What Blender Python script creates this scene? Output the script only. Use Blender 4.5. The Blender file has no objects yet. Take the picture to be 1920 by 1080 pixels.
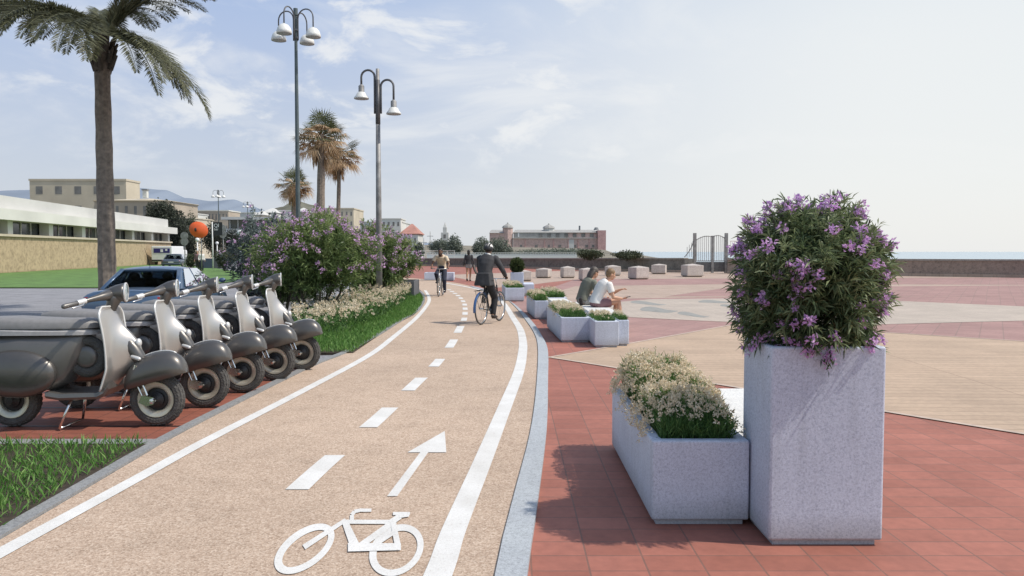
import bpy, math, random
import numpy as np
from mathutils import Vector, Matrix, noise as mnoise

SC = bpy.context.scene
COL = SC.collection
PI = math.pi
R_ = math.radians
random.seed(7)
RNG = np.random.default_rng(11)

# ------------------------------------------------------------------ camera
F, HCAM = 1450.0, 1.65
TH = math.atan(68.0 / F)
_c, _s = math.cos(TH), math.sin(TH)

def ray(px, py):
    dx = (px - 960) / F
    dy = (540 - py) / F
    return (dx, _c + dy * _s, -_s + dy * _c)

def G(px, py, z=0.0):
    d = ray(px, py)
    t = (z - HCAM) / d[2]
    return (d[0] * t, d[1] * t)

def AT(px, py, Y):
    d = ray(px, py)
    t = Y / d[1]
    return (d[0] * t, Y, HCAM + d[2] * t)

def XY(px, Y):
    return (px - 960) / F * Y

def ZY(py, Y):
    return AT(960, py, Y)[2]

cam = bpy.data.cameras.new('camera')
cam.sensor_width = 36.0
cam.lens = F / 1920.0 * 36.0
cam.clip_start = 0.05
cam.clip_end = 60000
camo = bpy.data.objects.new('camera', cam)
COL.objects.link(camo)
camo.location = (0, 0, HCAM)
camo.rotation_euler = (PI / 2 - TH, 0, 0)
SC.camera = camo

# ------------------------------------------------------------------ object helpers
def tag(o, label=None, cat=None, group=None, kind=None):
    if label: o['label'] = label
    if cat: o['category'] = cat
    if group: o['group'] = group
    if kind: o['kind'] = kind
    return o

def thing(name, label, cat, loc=(0, 0, 0), rotz=0.0, group=None, scale=None):
    o = bpy.data.objects.new(name, None)
    o.empty_display_size = 0.1
    COL.objects.link(o)
    o.location = loc
    o.rotation_euler = (0, 0, rotz)
    if scale: o.scale = (scale,) * 3
    return tag(o, label, cat, group)

def dup(root, loc, rotz, label, group=None, scale=None):
    def cp(o, par):
        c = o.copy()
        COL.objects.link(c)
        c.parent = par
        if par is not None:
            c.matrix_parent_inverse = o.matrix_parent_inverse.copy()
        for ch in [x for x in bpy.data.objects if x.parent == o]:
            cp(ch, c)
        return c
    c = cp(root, None)
    c.location = loc
    c.rotation_euler = (0, 0, rotz)
    if scale: c.scale = (scale,) * 3
    tag(c, label, None, group)
    return c

class MB:
    def __init__(s):
        s.v = []; s.f = []; s.c = []; s.n = 0
        s.av = []; s.af = []; s.ac = []

    def add(s, vs, fs, col=0.5):
        b = len(s.v)
        s.v += [tuple(map(float, p)) for p in vs]
        s.f += [tuple(i + b for i in f) for f in fs]
        s.c += [col] * len(vs)
        return s

    def quads(s, V, col):
        """V: (n,4,3) numpy, col: (n,)"""
        V = np.asarray(V, float)
        b = len(s.v)
        n = len(V)
        s.v += list(map(tuple, V.reshape(-1, 3).tolist()))
        idx = (np.arange(n * 4).reshape(n, 4) + b).tolist()
        s.f += list(map(tuple, idx))
        s.c += np.repeat(np.asarray(col, float), 4).tolist()
        return s

    def box(s, x0, x1, y0, y1, z0, z1, col=0.5):
        vs = [(x, y, z) for z in (z0, z1) for y in (y0, y1) for x in (x0, x1)]
        return s.add(vs, [(0, 2, 3, 1), (4, 5, 7, 6), (0, 1, 5, 4), (2, 6, 7, 3), (0, 4, 6, 2), (1, 3, 7, 5)], col)

    def obox(s, c, ax, ay, az, col=0.5):
        c = Vector(c); ax = Vector(ax); ay = Vector(ay); az = Vector(az)
        vs = [c + ax * i + ay * j + az * k for k in (-1, 1) for j in (-1, 1) for i in (-1, 1)]
        return s.add(vs, [(0, 2, 3, 1), (4, 5, 7, 6), (0, 1, 5, 4), (2, 6, 7, 3), (0, 4, 6, 2), (1, 3, 7, 5)], col)

    def rings(s, rings, cap=True, closed=True, col=0.5):
        n = len(rings[0])
        vs = [p for r in rings for p in r]
        fs = []
        m = n if closed else n - 1
        for i in range(len(rings) - 1):
            for j in range(m):
                k = (j + 1) % n
                fs.append((i * n + j, i * n + k, (i + 1) * n + k, (i + 1) * n + j))
        if cap:
            fs.append(tuple(range(n - 1, -1, -1)))
            fs.append(tuple(range((len(rings) - 1) * n, len(rings) * n)))
        return s.add(vs, fs, col)

    def tube(s, pts, rad, n=8, cap=True, lat=None, col=0.5, round_ends=False):
        pts = [Vector(p) for p in pts]
        if not isinstance(rad, list): rad = [rad] * len(pts)
        rad = list(rad)
        if round_ends:
            t0 = (pts[0] - pts[1]).normalized(); t1 = (pts[-1] - pts[-2]).normalized()
            def mul(r, k): return (r[0] * k, r[1] * k) if isinstance(r, tuple) else r * k
            def mx(r): return max(r) if isinstance(r, tuple) else r
            r0, r1 = rad[0], rad[-1]
            pts = [pts[0] + t0 * mx(r0) * .9, pts[0] + t0 * mx(r0) * .6] + pts + [pts[-1] + t1 * mx(r1) * .6, pts[-1] + t1 * mx(r1) * .9]
            rad = [mul(r0, .35), mul(r0, .78)] + rad + [mul(r1, .78), mul(r1, .35)]
        up = None
        rs = []
        for i, p in enumerate(pts):
            if i == 0: t = pts[1] - p
            elif i == len(pts) - 1: t = p - pts[i - 1]
            else: t = (pts[i + 1] - p).normalized() + (p - pts[i - 1]).normalized()
            t = t.normalized() if t.length > 1e-9 else Vector((0, 0, 1))
            if up is None:
                up = Vector(lat) if lat is not None else (Vector((0, 1, 0)) if abs(t.y) < .9 else Vector((1, 0, 0)))
            a = up - t * up.dot(t)
            if a.length < 1e-6: a = t.orthogonal()
            a.normalize()
            up = a
            b = t.cross(a)
            r = rad[i]
            ra, rb = r if isinstance(r, tuple) else (r, r)
            rs.append([p + a * (ra * math.cos(2 * PI * k / n)) + b * (rb * math.sin(2 * PI * k / n)) for k in range(n)])
        return s.rings(rs, cap, True, col)

    def ell(s, c, r, nu=14, nv=10, rot=None, col=0.5):
        c = Vector(c)
        rot = rot or Matrix.Identity(3)
        rs = []
        for i in range(nv + 1):
            ph = -PI / 2 + PI * i / nv
            ph = max(-PI / 2 + .06, min(PI / 2 - .06, ph))
            rs.append([c + rot @ Vector((r[0] * math.cos(ph) * math.cos(2 * PI * k / nu), r[1] * math.cos(ph) * math.sin(2 * PI * k / nu), r[2] * math.sin(ph))) for k in range(nu)])
        return s.rings(rs, True, True, col)

    def lathe(s, prof, n=20, c=(0, 0, 0), axis='z', cap=False, col=0.5):
        c = Vector(c)
        rs = []
        for r, h in prof:
            ring = []
            for k in range(n):
                a = 2 * PI * k / n
                if axis == 'z': q = (r * math.cos(a), r * math.sin(a), h)
                elif axis == 'y': q = (r * math.cos(a), h, r * math.sin(a))
                else: q = (h, r * math.cos(a), r * math.sin(a))
                ring.append(c + Vector(q))
            rs.append(ring)
        return s.rings(rs, cap, True, col)

    def poly(s, pts, z=0.0, col=0.5):
        return s.add([(p[0], p[1], z) for p in pts], [tuple(range(len(pts)))], col)

    def prism(s, pts, z0, z1, col=0.5):
        n = len(pts)
        vs = [(p[0], p[1], z0) for p in pts] + [(p[0], p[1], z1) for p in pts]
        fs = [tuple(range(n - 1, -1, -1)), tuple(range(n, 2 * n))]
        for i in range(n):
            j = (i + 1) % n
            fs.append((i, j, n + j, n + i))
        return s.add(vs, fs, col)

    def strip(s, A, B, z=0.0, col=0.5):
        n = len(A)
        vs = [(p[0], p[1], z) for p in A] + [(p[0], p[1], z) for p in B]
        return s.add(vs, [(i, i + 1, n + i + 1, n + i) for i in range(n - 1)], col)

    def build(s, name, mat, parent=None, smooth=False, bevel=None, recenter=True, angle=None):
        vs = s.v
        off = None
        if parent is None and recenter:
            A = np.array(vs)
            off = ((A[:, 0].min() + A[:, 0].max()) / 2, (A[:, 1].min() + A[:, 1].max()) / 2, A[:, 2].min())
            vs = (A - np.array(off)).tolist()
        me = bpy.data.meshes.new(name)
        me.from_pydata(vs, [], s.f)
        at = me.attributes.new('col', 'FLOAT', 'POINT')
        at.data.foreach_set('value', np.array(s.c, dtype=np.float32))
        me.materials.append(mat)
        if smooth:
            me.polygons.foreach_set('use_smooth', [True] * len(me.polygons))
        me.update()
        o = bpy.data.objects.new(name, me)
        COL.objects.link(o)
        if parent is not None: o.parent = parent
        if off: o.location = off
        if bevel:
            m = o.modifiers.new('bevel', 'BEVEL')
            m.width = bevel[0]; m.segments = bevel[1]; m.limit_method = 'ANGLE'; m.angle_limit = R_(40)
        if angle is not None:
            try:
                me.set_sharp_from_angle(angle=R_(angle))
            except Exception:
                pass
        return o

def remesh_build(mb, name, mat, parent, voxel=0.01, it=4):
    me = bpy.data.meshes.new('tmp')
    me.from_pydata(mb.v, [], mb.f)
    ob = bpy.data.objects.new('tmp', me)
    COL.objects.link(ob)
    m = ob.modifiers.new('r', 'REMESH'); m.mode = 'VOXEL'; m.voxel_size = voxel
    m2 = ob.modifiers.new('s', 'SMOOTH'); m2.factor = .5; m2.iterations = it
    bpy.context.view_layer.update()
    dg = bpy.context.evaluated_depsgraph_get()
    me2 = bpy.data.meshes.new_from_object(ob.evaluated_get(dg))
    bpy.data.objects.remove(ob); bpy.data.meshes.remove(me)
    me2.name = name
    me2.materials.clear(); me2.materials.append(mat)
    me2.polygons.foreach_set('use_smooth', [True] * len(me2.polygons))
    o = bpy.data.objects.new(name, me2)
    COL.objects.link(o)
    o.parent = parent
    return o

def structure(name, mb, mat, **k):
    o = mb.build(name, mat, None, **k)
    return tag(o, kind='structure')

# ------------------------------------------------------------------ leaf generators (numpy)
def unit(a):
    return a / np.maximum(np.linalg.norm(a, axis=-1, keepdims=True), 1e-9)

def rand_dirs(n):
    return unit(RNG.normal(size=(n, 3)))

def leaf_quads(P, D, L, W, droop=0.15):
    n = len(P)
    L = np.broadcast_to(np.asarray(L, float), (n,))[:, None]
    W = np.broadcast_to(np.asarray(W, float), (n,))[:, None]
    S = unit(np.cross(D, rand_dirs(n)))
    N = np.cross(S, D)
    dn = np.array([[0, 0, -1.0]])
    mid = P + D * L * .5 + N * W * .25
    V = np.stack([P, mid + S * W * .5, P + D * L + dn * L * droop, mid - S * W * .5], axis=1)
    return V

def bump_radius(D, amp, freq, seed):
    out = np.empty(len(D))
    for i, d in enumerate(D):
        q = Vector((d[0] * freq + seed, d[1] * freq - seed, d[2] * freq + 2 * seed))
        out[i] = 1 + amp * mnoise.noise(q) + amp * .6 * mnoise.noise(q * 2.3)
    return out

def shrub_parts(root, c, r, n_shoot, n_leaf, L, W, n_flower, fsize, mats, amp=.16, seed=1.0, cut=None, shoot_len=.22, fl_up=-.5, inner=.35, petals=14, updir=.55, skirt=0.0):
    """foliage + flower meshes on root (local coordinates); c centre, r radii"""
    c = np.array(c, float); r = np.array(r, float)
    D = rand_dirs(n_shoot)
    k = bump_radius(D, amp, 2.2, seed)
    u = inner + (1 - inner) * RNG.random(n_shoot) ** .45
    T = c + D * r * (k * u)[:, None]
    if skirt:
        lowm = D[:, 2] < 0
        fac = 1 / np.maximum(np.sqrt(1 - D[lowm, 2] ** 2), .25) ** skirt
        T[lowm, :2] = c[:2] + (T[lowm, :2] - c[:2]) * fac[:, None]
    if cut is not None:
        ok = T[:, 2] > cut
        T, D, u = T[ok], D[ok], u[ok]
    n = len(T)
    SD = unit(D * .8 + np.array([[0, 0, updir]]) + rand_dirs(n) * .45)
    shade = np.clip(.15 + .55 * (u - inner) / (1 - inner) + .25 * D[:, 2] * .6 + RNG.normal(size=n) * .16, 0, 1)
    # leaves
    idx = np.repeat(np.arange(n), n_leaf)
    m = len(idx)
    tt = RNG.random(m)
    P = T[idx] - SD[idx] * (tt * shoot_len)[:, None]
    LD = unit(SD[idx] * (.35 + .5 * (1 - tt))[:, None] + rand_dirs(m) * .75)
    col = np.clip(shade[idx] + RNG.normal(size=m) * .1, 0, 1)
    b = MB(); b.quads(leaf_quads(P, LD, L * (.7 + .5 * RNG.random(m)), W * (.8 + .4 * RNG.random(m)), .18), col)
    b.build('foliage', mats[0], root)
    if n_flower:
        cand = np.where((u > .8) & (D[:, 2] > fl_up))[0]
        pick = RNG.choice(cand, min(n_flower, len(cand)), replace=False)
        fb = MB()
        idx = np.repeat(pick, petals)
        m = len(idx)
        ctr = T[idx] + SD[idx] * (fsize * .5) + rand_dirs(m) * (fsize * RNG.random(m) ** .5)[:, None]
        fb.quads(leaf_quads(ctr, rand_dirs(m), fsize * (.6 + .4 * RNG.random(m)), fsize * .5, 0), np.clip(RNG.normal(size=m) * .2 + .5, 0, 1))
        fb.build('flower_clusters', mats[1], root)
    # stems inside
    return T

def cloud_parts(root, name, blobs, n, size, mat, parent_local=True, aspect=.6, amp=.2, seed=3.0):
    """leafy crown out of many small faces in a union of ellipsoids"""
    b = MB()
    tot = sum(q[3] * q[4] * q[5] for q in blobs)
    for i, q in enumerate(blobs):
        m = max(20, int(n * q[3] * q[4] * q[5] / tot))
        D = rand_dirs(m)
        k = bump_radius(D, amp, 2.4, seed + i * 1.7)
        u = RNG.random(m) ** .35
        P = np.array(q[:3]) + D * np.array(q[3:6]) * (k * u)[:, None]
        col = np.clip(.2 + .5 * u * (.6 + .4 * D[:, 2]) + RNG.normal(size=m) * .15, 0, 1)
        b.quads(leaf_quads(P, rand_dirs(m), size * (.6 + .8 * RNG.random(m)), size * aspect, .1), col)
    return b.build(name, mat, root)
# ------------------------------------------------------------------ materials
class NT:
    def __init__(s, name):
        s.m = bpy.data.materials.new(name)
        s.m.use_nodes = True
        s.t = s.m.node_tree
        s.bs = s.t.nodes['Principled BSDF']
        s.out = s.t.nodes['Material Output']
    def n(s, typ, **k):
        x = s.t.nodes.new(typ)
        for a, v in k.items():
            if a.startswith('i_'):
                key = a[2:].replace('_', ' ')
                x.inputs[key].default_value = v
            else: setattr(x, a, v)
        return x
    def l(s, a, b): s.t.links.new(a, b)

def rgba(c): return (c[0], c[1], c[2], 1)

def ramp(t, fac, stops):
    r = t.n('ShaderNodeValToRGB')
    els = r.color_ramp.elements
    while len(els) > len(stops): els.remove(els[-1])
    while len(els) < len(stops): els.new(.5)
    for e, (p, c) in zip(els, stops):
        e.position = p; e.color = rgba(c)
    t.l(fac, r.inputs['Fac'])
    return r.outputs['Color']

def mixc(t, fac, a, b, mode='MIX'):
    x = t.n('ShaderNodeMix', data_type='RGBA', blend_type=mode)
    for sock, v in ((0, fac), (6, a), (7, b)):
        if isinstance(v, (int, float)): x.inputs[sock].default_value = v
        elif isinstance(v, tuple): x.inputs[sock].default_value = rgba(v)
        else: t.l(v, x.inputs[sock])
    return x.outputs[2]

def noise_tex(t, vec, scale, detail=4, rough=.55):
    x = t.n('ShaderNodeTexNoise')
    x.inputs['Scale'].default_value = scale; x.inputs['Detail'].default_value = detail; x.inputs['Roughness'].default_value = rough
    t.l(vec, x.inputs['Vector'])
    return x.outputs['Fac']

def bump(t, h, strength, dist=.01):
    x = t.n('ShaderNodeBump')
    x.inputs['Strength'].default_value = strength; x.inputs['Distance'].default_value = dist
    t.l(h, x.inputs['Height'])
    t.l(x.outputs['Normal'], t.bs.inputs['Normal'])

def simple(name, c, rough=.6, metal=0.0, var=.15, scale=6.0, bmp=0.0, spec=.5, coat=0.0, fine=0.0):
    """principled with large soft mottling, optional fine grain and bump"""
    t = NT(name)
    co = t.n('ShaderNodeTexCoord').outputs['Object']
    f = noise_tex(t, co, scale, 5)
    lo = tuple(x * (1 - var) for x in c); hi = tuple(min(1, x * (1 + var)) for x in c)
    col = ramp(t, f, [(.3, lo), (.7, hi)])
    if fine:
        g = noise_tex(t, co, scale * 22, 2)
        col = mixc(t, fine, col, ramp(t, g, [(.35, (0, 0, 0)), (.65, (1, 1, 1))]), 'OVERLAY')
    t.l(col, t.bs.inputs['Base Color'])
    t.bs.inputs['Roughness'].default_value = rough
    t.bs.inputs['Metallic'].default_value = metal
    t.bs.inputs['Specular IOR Level'].default_value = spec
    t.bs.inputs['Coat Weight'].default_value = coat
    if bmp: bump(t, noise_tex(t, co, scale * 8, 4), bmp, .004)
    return t.m

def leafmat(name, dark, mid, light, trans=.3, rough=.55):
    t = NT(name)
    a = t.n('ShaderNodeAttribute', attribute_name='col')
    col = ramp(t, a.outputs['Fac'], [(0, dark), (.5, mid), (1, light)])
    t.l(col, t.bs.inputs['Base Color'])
    t.bs.inputs['Roughness'].default_value = rough
    t.bs.inputs['Specular IOR Level'].default_value = .3
    tr = t.n('ShaderNodeBsdfTranslucent'); t.l(col, tr.inputs['Color'])
    mx = t.n('ShaderNodeMixShader'); mx.inputs[0].default_value = trans
    t.l(t.bs.outputs[0], mx.inputs[1]); t.l(tr.outputs[0], mx.inputs[2]); t.l(mx.outputs[0], t.out.inputs['Surface'])
    return t.m

def tiles(name, c1, c2, mortar, w, h, ms, rot=0.0, offset=0.0, var=.2, rough=.7, bmp=.3):
    t = NT(name)
    co = t.n('ShaderNodeTexCoord').outputs['Object']
    mp = t.n('ShaderNodeMapping'); mp.inputs['Rotation'].default_value = (0, 0, rot)
    t.l(co, mp.inputs['Vector'])
    b = t.n('ShaderNodeTexBrick')
    b.offset = offset; b.squash = 1
    b.inputs['Color1'].default_value = rgba(c1); b.inputs['Color2'].default_value = rgba(c2); b.inputs['Mortar'].default_value = rgba(mortar)
    b.inputs['Scale'].default_value = 1; b.inputs['Mortar Size'].default_value = ms; b.inputs['Mortar Smooth'].default_value = .3
    b.inputs['Brick Width'].default_value = w; b.inputs['Row Height'].default_value = h; b.inputs['Bias'].default_value = -.1
    t.l(mp.outputs[0], b.inputs['Vector'])
    big = noise_tex(t, co, .7, 6, .6)
    sm = noise_tex(t, co, 14, 5, .6)
    col = mixc(t, 1.0, b.outputs['Color'], ramp(t, big, [(.3, (1 - var,) * 3), (.7, (1 + var * .3,) * 3)]), 'MULTIPLY')
    col = mixc(t, .6, col, ramp(t, sm, [(.3, (.75, .75, .75)), (.7, (1.1, 1.08, 1.06))]), 'MULTIPLY')
    t.l(col, t.bs.inputs['Base Color'])
    t.bs.inputs['Roughness'].default_value = rough
    hgt = mixc(t, .15, b.outputs['Fac'], sm)
    inv = t.n('ShaderNodeMath', operation='SUBTRACT'); inv.inputs[0].default_value = 1.0; t.l(hgt, inv.inputs[1])
    bump(t, inv.outputs[0], bmp, .004)
    return t.m

def granite(name, base, speck_d, scale=60, amt=.5, rough=.75, bmp=.15, dirt=True):
    t = NT(name)
    co = t.n('ShaderNodeTexCoord').outputs['Object']
    a = noise_tex(t, co, scale, 3, .7)
    b = noise_tex(t, co, scale * 2.7, 2, .6)
    c = noise_tex(t, co, 1.5, 5, .6)
    col = ramp(t, a, [(.36, speck_d), (.5, base), (.7, tuple(min(1, x * 1.12) for x in base))])
    col = mixc(t, amt, col, ramp(t, b, [(.38, tuple(x * .62 for x in base)), (.5, base), (.66, tuple(min(1, x * 1.15) for x in base))]))
    col = mixc(t, .8, col, ramp(t, c, [(.3, (.84, .84, .85)), (.65, (1.02, 1.02, 1.0))]), 'MULTIPLY')
    # rain streaks down the faces and splash dirt near the ground
    mp = t.n('ShaderNodeMapping'); mp.inputs['Scale'].default_value = (7, 7, .7); t.l(co, mp.inputs['Vector'])
    sk = noise_tex(t, mp.outputs[0], 1.6, 5, .6)
    col = mixc(t, .55, col, ramp(t, sk, [(.32, (.82, .815, .80)), (.5, (1, 1, 1))]), 'MULTIPLY')
    sp = t.n('ShaderNodeSeparateXYZ'); t.l(co, sp.inputs[0])
    if not dirt: sp = t.n('ShaderNodeCombineXYZ'); sp.inputs[2].default_value = 1; sp2 = t.n('ShaderNodeSeparateXYZ'); t.l(sp.outputs[0], sp2.inputs[0]); sp = sp2
    wob = t.n('ShaderNodeMath', operation='MULTIPLY_ADD'); t.l(c, wob.inputs[0]); wob.inputs[1].default_value = -.16; t.l(sp.outputs[2], wob.inputs[2])
    dr = t.n('ShaderNodeMapRange'); dr.inputs[1].default_value = -.06; dr.inputs[2].default_value = .10; t.l(wob.outputs[0], dr.inputs[0])
    col = mixc(t, 1.0, col, ramp(t, dr.outputs[0], [(0, (.70, .66, .62)), (1, (1, 1, 1))]), 'MULTIPLY')
    t.l(col, t.bs.inputs['Base Color'])
    t.bs.inputs['Roughness'].default_value = rough
    bump(t, a, bmp, .003)
    return t.m

M = {}
def pathmat():
    """resin-bound aggregate: small stones of mixed tone, worn wheel tracks, dust and faint stains"""
    t = NT('path_resin')
    co = t.n('ShaderNodeTexCoord').outputs['Object']
    def stones(scale):
        v = t.n('ShaderNodeTexVoronoi'); v.inputs['Scale'].default_value = scale; t.l(co, v.inputs['Vector'])
        sp = t.n('ShaderNodeSeparateColor'); t.l(v.outputs['Color'], sp.inputs[0])
        return v, ramp(t, sp.outputs[0], [(0, (.27, .19, .135)), (.16, (.385, .28, .205)), (.42, (.46, .345, .26)), (.72, (.525, .405, .31)), (1, (.65, .535, .43))])
    v1, c1 = stones(105)
    v2, c2 = stones(62)
    big = noise_tex(t, co, .5, 6, .62)
    mid = noise_tex(t, co, 3.5, 6, .65)
    col = mixc(t, .25, c1, c2)
    col = mixc(t, .9, col, ramp(t, big, [(.3, (.86, .85, .84)), (.7, (1.06, 1.05, 1.04))]), 'MULTIPLY')
    col = mixc(t, .7, col, ramp(t, mid, [(.28, (.80, .79, .78)), (.5, (1, 1, 1)), (.75, (1.05, 1.05, 1.05))]), 'MULTIPLY')
    st = noise_tex(t, co, 1.3, 8, .7)
    col = mixc(t, .6, col, ramp(t, st, [(.26, (.66, .64, .62)), (.36, (1, 1, 1))]), 'MULTIPLY')
    t.l(col, t.bs.inputs['Base Color'])
    t.bs.inputs['Roughness'].default_value = .9
    bump(t, v1.outputs['Distance'], .4, .004)
    return t.m
M['path'] = pathmat()

def paintmat():
    """thermoplastic road paint, chipped down to the path in small flakes and greyed by traffic"""
    t = NT('road_paint')
    co = t.n('ShaderNodeTexCoord').outputs['Object']
    a = noise_tex(t, co, 55, 4, .75)
    b = noise_tex(t, co, 2.6, 6, .65)
    f = noise_tex(t, co, 150, 2, .6)
    col = ramp(t, a, [(.30, (.52, .46, .40)), (.39, (.69, .68, .66)), (.7, (.77, .77, .75))])
    col = mixc(t, .9, col, ramp(t, b, [(.3, (.80, .79, .77)), (.62, (1, 1, 1))]), 'MULTIPLY')
    col = mixc(t, .5, col, ramp(t, f, [(.36, (.72, .72, .72)), (.5, (1, 1, 1))]), 'MULTIPLY')
    t.l(col, t.bs.inputs['Base Color'])
    t.bs.inputs['Roughness'].default_value = .8
    bump(t, a, .2, .003)
    wear = t.n('ShaderNodeMath', operation='ADD'); t.l(a, wear.inputs[0])
    sc = t.n('ShaderNodeMath', operation='MULTIPLY'); t.l(b, sc.inputs[0]); sc.inputs[1].default_value = .35; t.l(sc.outputs[0], wear.inputs[1])
    th = t.n('ShaderNodeMapRange'); th.inputs[1].default_value = .445; th.inputs[2].default_value = .475; t.l(wear.outputs[0], th.inputs[0])
    tr = t.n('ShaderNodeBsdfTransparent')
    mx = t.n('ShaderNodeMixShader'); t.l(th.outputs[0], mx.inputs[0]); t.l(tr.outputs[0], mx.inputs[1]); t.l(t.bs.outputs[0], mx.inputs[2]); t.l(mx.outputs[0], t.out.inputs['Surface'])
    return t.m
M['paint'] = paintmat()

M['brick'] = tiles('red_tile', (.40, .15, .107), (.32, .115, .08), (.23, .115, .088), .30, .20, .006, var=.28)
M['brick_far'] = tiles('mauve_tile', (.40, .235, .21), (.35, .20, .18), (.29, .19, .165), .40, .30, .012, R_(32), var=.2)
M['bay'] = tiles('bay_tile', (.30, .10, .065), (.25, .08, .05), (.14, .055, .04), .28, .14, .006, var=.3)
M['tan'] = tiles('tan_tile', (.52, .385, .275), (.47, .345, .245), (.33, .235, .165), 60, .20, .010, R_(3), var=.2)
M['tan_far'] = tiles('pale_tan_tile', (.47, .36, .29), (.43, .32, .25), (.36, .27, .21), .6, .4, .012, var=.15)
M['cream'] = tiles('cream_mosaic', (.50, .43, .36), (.46, .39, .33), (.4, .34, .29), .3, .3, .01, var=.15)
M['wave'] = simple('grey_mosaic', (.27, .27, .25), .8, var=.2, scale=3)
M['pave_line'] = simple('pale_stone_band', (.5, .4, .33), .8, var=.15, scale=4)
M['kerb'] = granite('kerb_granite', (.44, .47, .50), (.2, .21, .23), 45, .6, dirt=False)
M['kerb_dark'] = granite('dark_kerb_granite', (.27, .275, .28), (.12, .12, .13), 45, .5, dirt=False)
M['granite'] = granite('white_granite', (.57, .62, .735), (.38, .425, .54), 66, .38)
M['granite_top'] = granite('pale_bench_stone', (.72, .72, .70), (.5, .5, .52), 60, .35)
M['cube'] = granite('weathered_concrete', (.58, .515, .475), (.42, .36, .33), 14, .4)
M['asphalt'] = simple('asphalt', (.24, .24, .255), .9, var=.18, scale=1.2, bmp=.3, fine=.35)
M['earth'] = simple('dry_ground', (.2, .18, .14), .95, var=.3, scale=.1, bmp=.2)
M['soil'] = simple('soil', (.045, .032, .022), .95, var=.4, scale=18, bmp=.6)
M['lawn'] = simple('lawn_turf', (.10, .19, .045), .9, var=.35, scale=1.0, bmp=.5, fine=.4)
M['wall'] = granite('stained_wall', (.21, .20, .18), (.11, .105, .09), 3.0, .5, .9)
M['wall_cap'] = granite('wall_coping', (.36, .34, .31), (.22, .2, .18), 5, .4, .9)
M['tanwall'] = granite('tan_wall', (.33, .26, .22), (.2, .16, .14), 4, .4, .9)
M['rail_white'] = simple('white_rail_paint', (.66, .67, .64), .6, var=.1)
# plants
M['ole'] = leafmat('oleander_leaf', (.03, .05, .026), (.105, .155, .07), (.28, .33, .17), .34, .42)
M['ole2'] = leafmat('hedge_oleander_leaf', (.03, .05, .02), (.11, .17, .058), (.27, .33, .13), .32, .45)
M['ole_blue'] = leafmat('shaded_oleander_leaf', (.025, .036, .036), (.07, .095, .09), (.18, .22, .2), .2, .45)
M['lilac'] = leafmat('lilac_petal', (.50, .27, .58), (.70, .43, .77), (.86, .66, .88), .42, .6)
M['pinklilac'] = leafmat('pink_petal', (.48, .26, .50), (.68, .43, .68), (.84, .66, .82), .35, .6)
M['creamfl'] = leafmat('cream_petal', (.54, .43, .29), (.79, .68, .50), (.91, .84, .69), .3, .7)
M['herb'] = leafmat('herb_leaf', (.025, .06, .016), (.08, .17, .045), (.2, .32, .10), .3, .5)
M['grass'] = leafmat('grass_blade', (.045, .09, .02), (.12, .27, .055), (.29, .44, .13), .35, .5)
M['topi'] = leafmat('box_leaf', (.012, .022, .008), (.04, .065, .022), (.11, .14, .05), .2, .5)
M['tree_dark'] = leafmat('dark_tree_leaf', (.012, .015, .012), (.034, .042, .03), (.08, .09, .06), .15, .6)
M['tree_mid'] = leafmat('mid_tree_leaf', (.03, .037, .024), (.07, .085, .048), (.13, .145, .085), .15, .6)
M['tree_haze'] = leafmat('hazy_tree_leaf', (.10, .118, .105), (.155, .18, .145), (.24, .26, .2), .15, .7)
M['palm_g'] = leafmat('palm_leaf', (.045, .055, .028), (.125, .14, .065), (.25, .26, .13), .2, .5)
M['palm_dry'] = leafmat('dry_palm_leaf', (.22, .145, .085), (.48, .34, .21), (.66, .52, .37), .4, .7)
M['palm_f'] = leafmat('feather_palm_leaf', (.038, .042, .026), (.095, .10, .055), (.2, .2, .11), .2, .5)
M['trunk'] = simple('palm_trunk', (.2, .165, .135), .95, var=.35, scale=9, bmp=.8)
M['bark'] = simple('bark', (.085, .07, .055), .95, var=.35, scale=12, bmp=.8)
# metals and vehicle
M['sc_dark'] = simple('scooter_dark_paint', (.12, .114, .108), .36, .6, var=.06, scale=5, coat=.25)
M['sc_sunlit'] = simple('scooter_sunlit_paint', (.47, .45, .425), .36, .75, var=.06, scale=4, coat=.2)  # scooter grey lightened: the sun's brightness is put into the shield colour
M['sc_body'] = simple('scooter_body_paint', (.16, .153, .146), .42, .5, var=.06, scale=5, coat=.2)
M['sc_seat'] = simple('grey_vinyl', (.22, .215, .215), .5, var=.1, scale=20, bmp=.1)
M['sc_band'] = simple('light_vinyl', (.42, .41, .41), .5, var=.1, scale=20)
M['sc_rim'] = simple('scooter_rim', (.60, .57, .47), .42, .65, var=.1, scale=8)
M['chrome'] = simple('chrome', (.72, .72, .71), .22, 1.0, var=.04)
M['trim'] = simple('pale_trim', (.68, .68, .67), .35, .4, var=.05)
M['lens'] = simple('lamp_glass', (.42, .5, .52), .08, .1, var=.15, scale=14, spec=.8, coat=.8)
def tyremat():
    t = NT('tyre_rubber')
    co = t.n('ShaderNodeTexCoord').outputs['Object']
    v = t.n('ShaderNodeTexVoronoi'); v.inputs['Scale'].default_value = 55; t.l(co, v.inputs['Vector'])
    n = noise_tex(t, co, 9, 4)
    t.l(ramp(t, n, [(.3, (.05, .048, .046)), (.7, (.095, .09, .085))]), t.bs.inputs['Base Color'])
    t.bs.inputs['Roughness'].default_value = .85
    bump(t, v.outputs['Distance'], .7, .01)
    return t.m
M['tyre'] = tyremat()
M['pole_dark'] = simple('dark_pole_paint', (.12, .12, .125), .5, .4, var=.25, scale=5)
M['pole_green'] = simple('green_grey_pole', (.10, .125, .13), .5, .4, var=.2, scale=3)
M['pole_grey'] = simple('weathered_grey_pole', (.27, .265, .26), .6, .4, var=.35, scale=4, bmp=.3)
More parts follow.
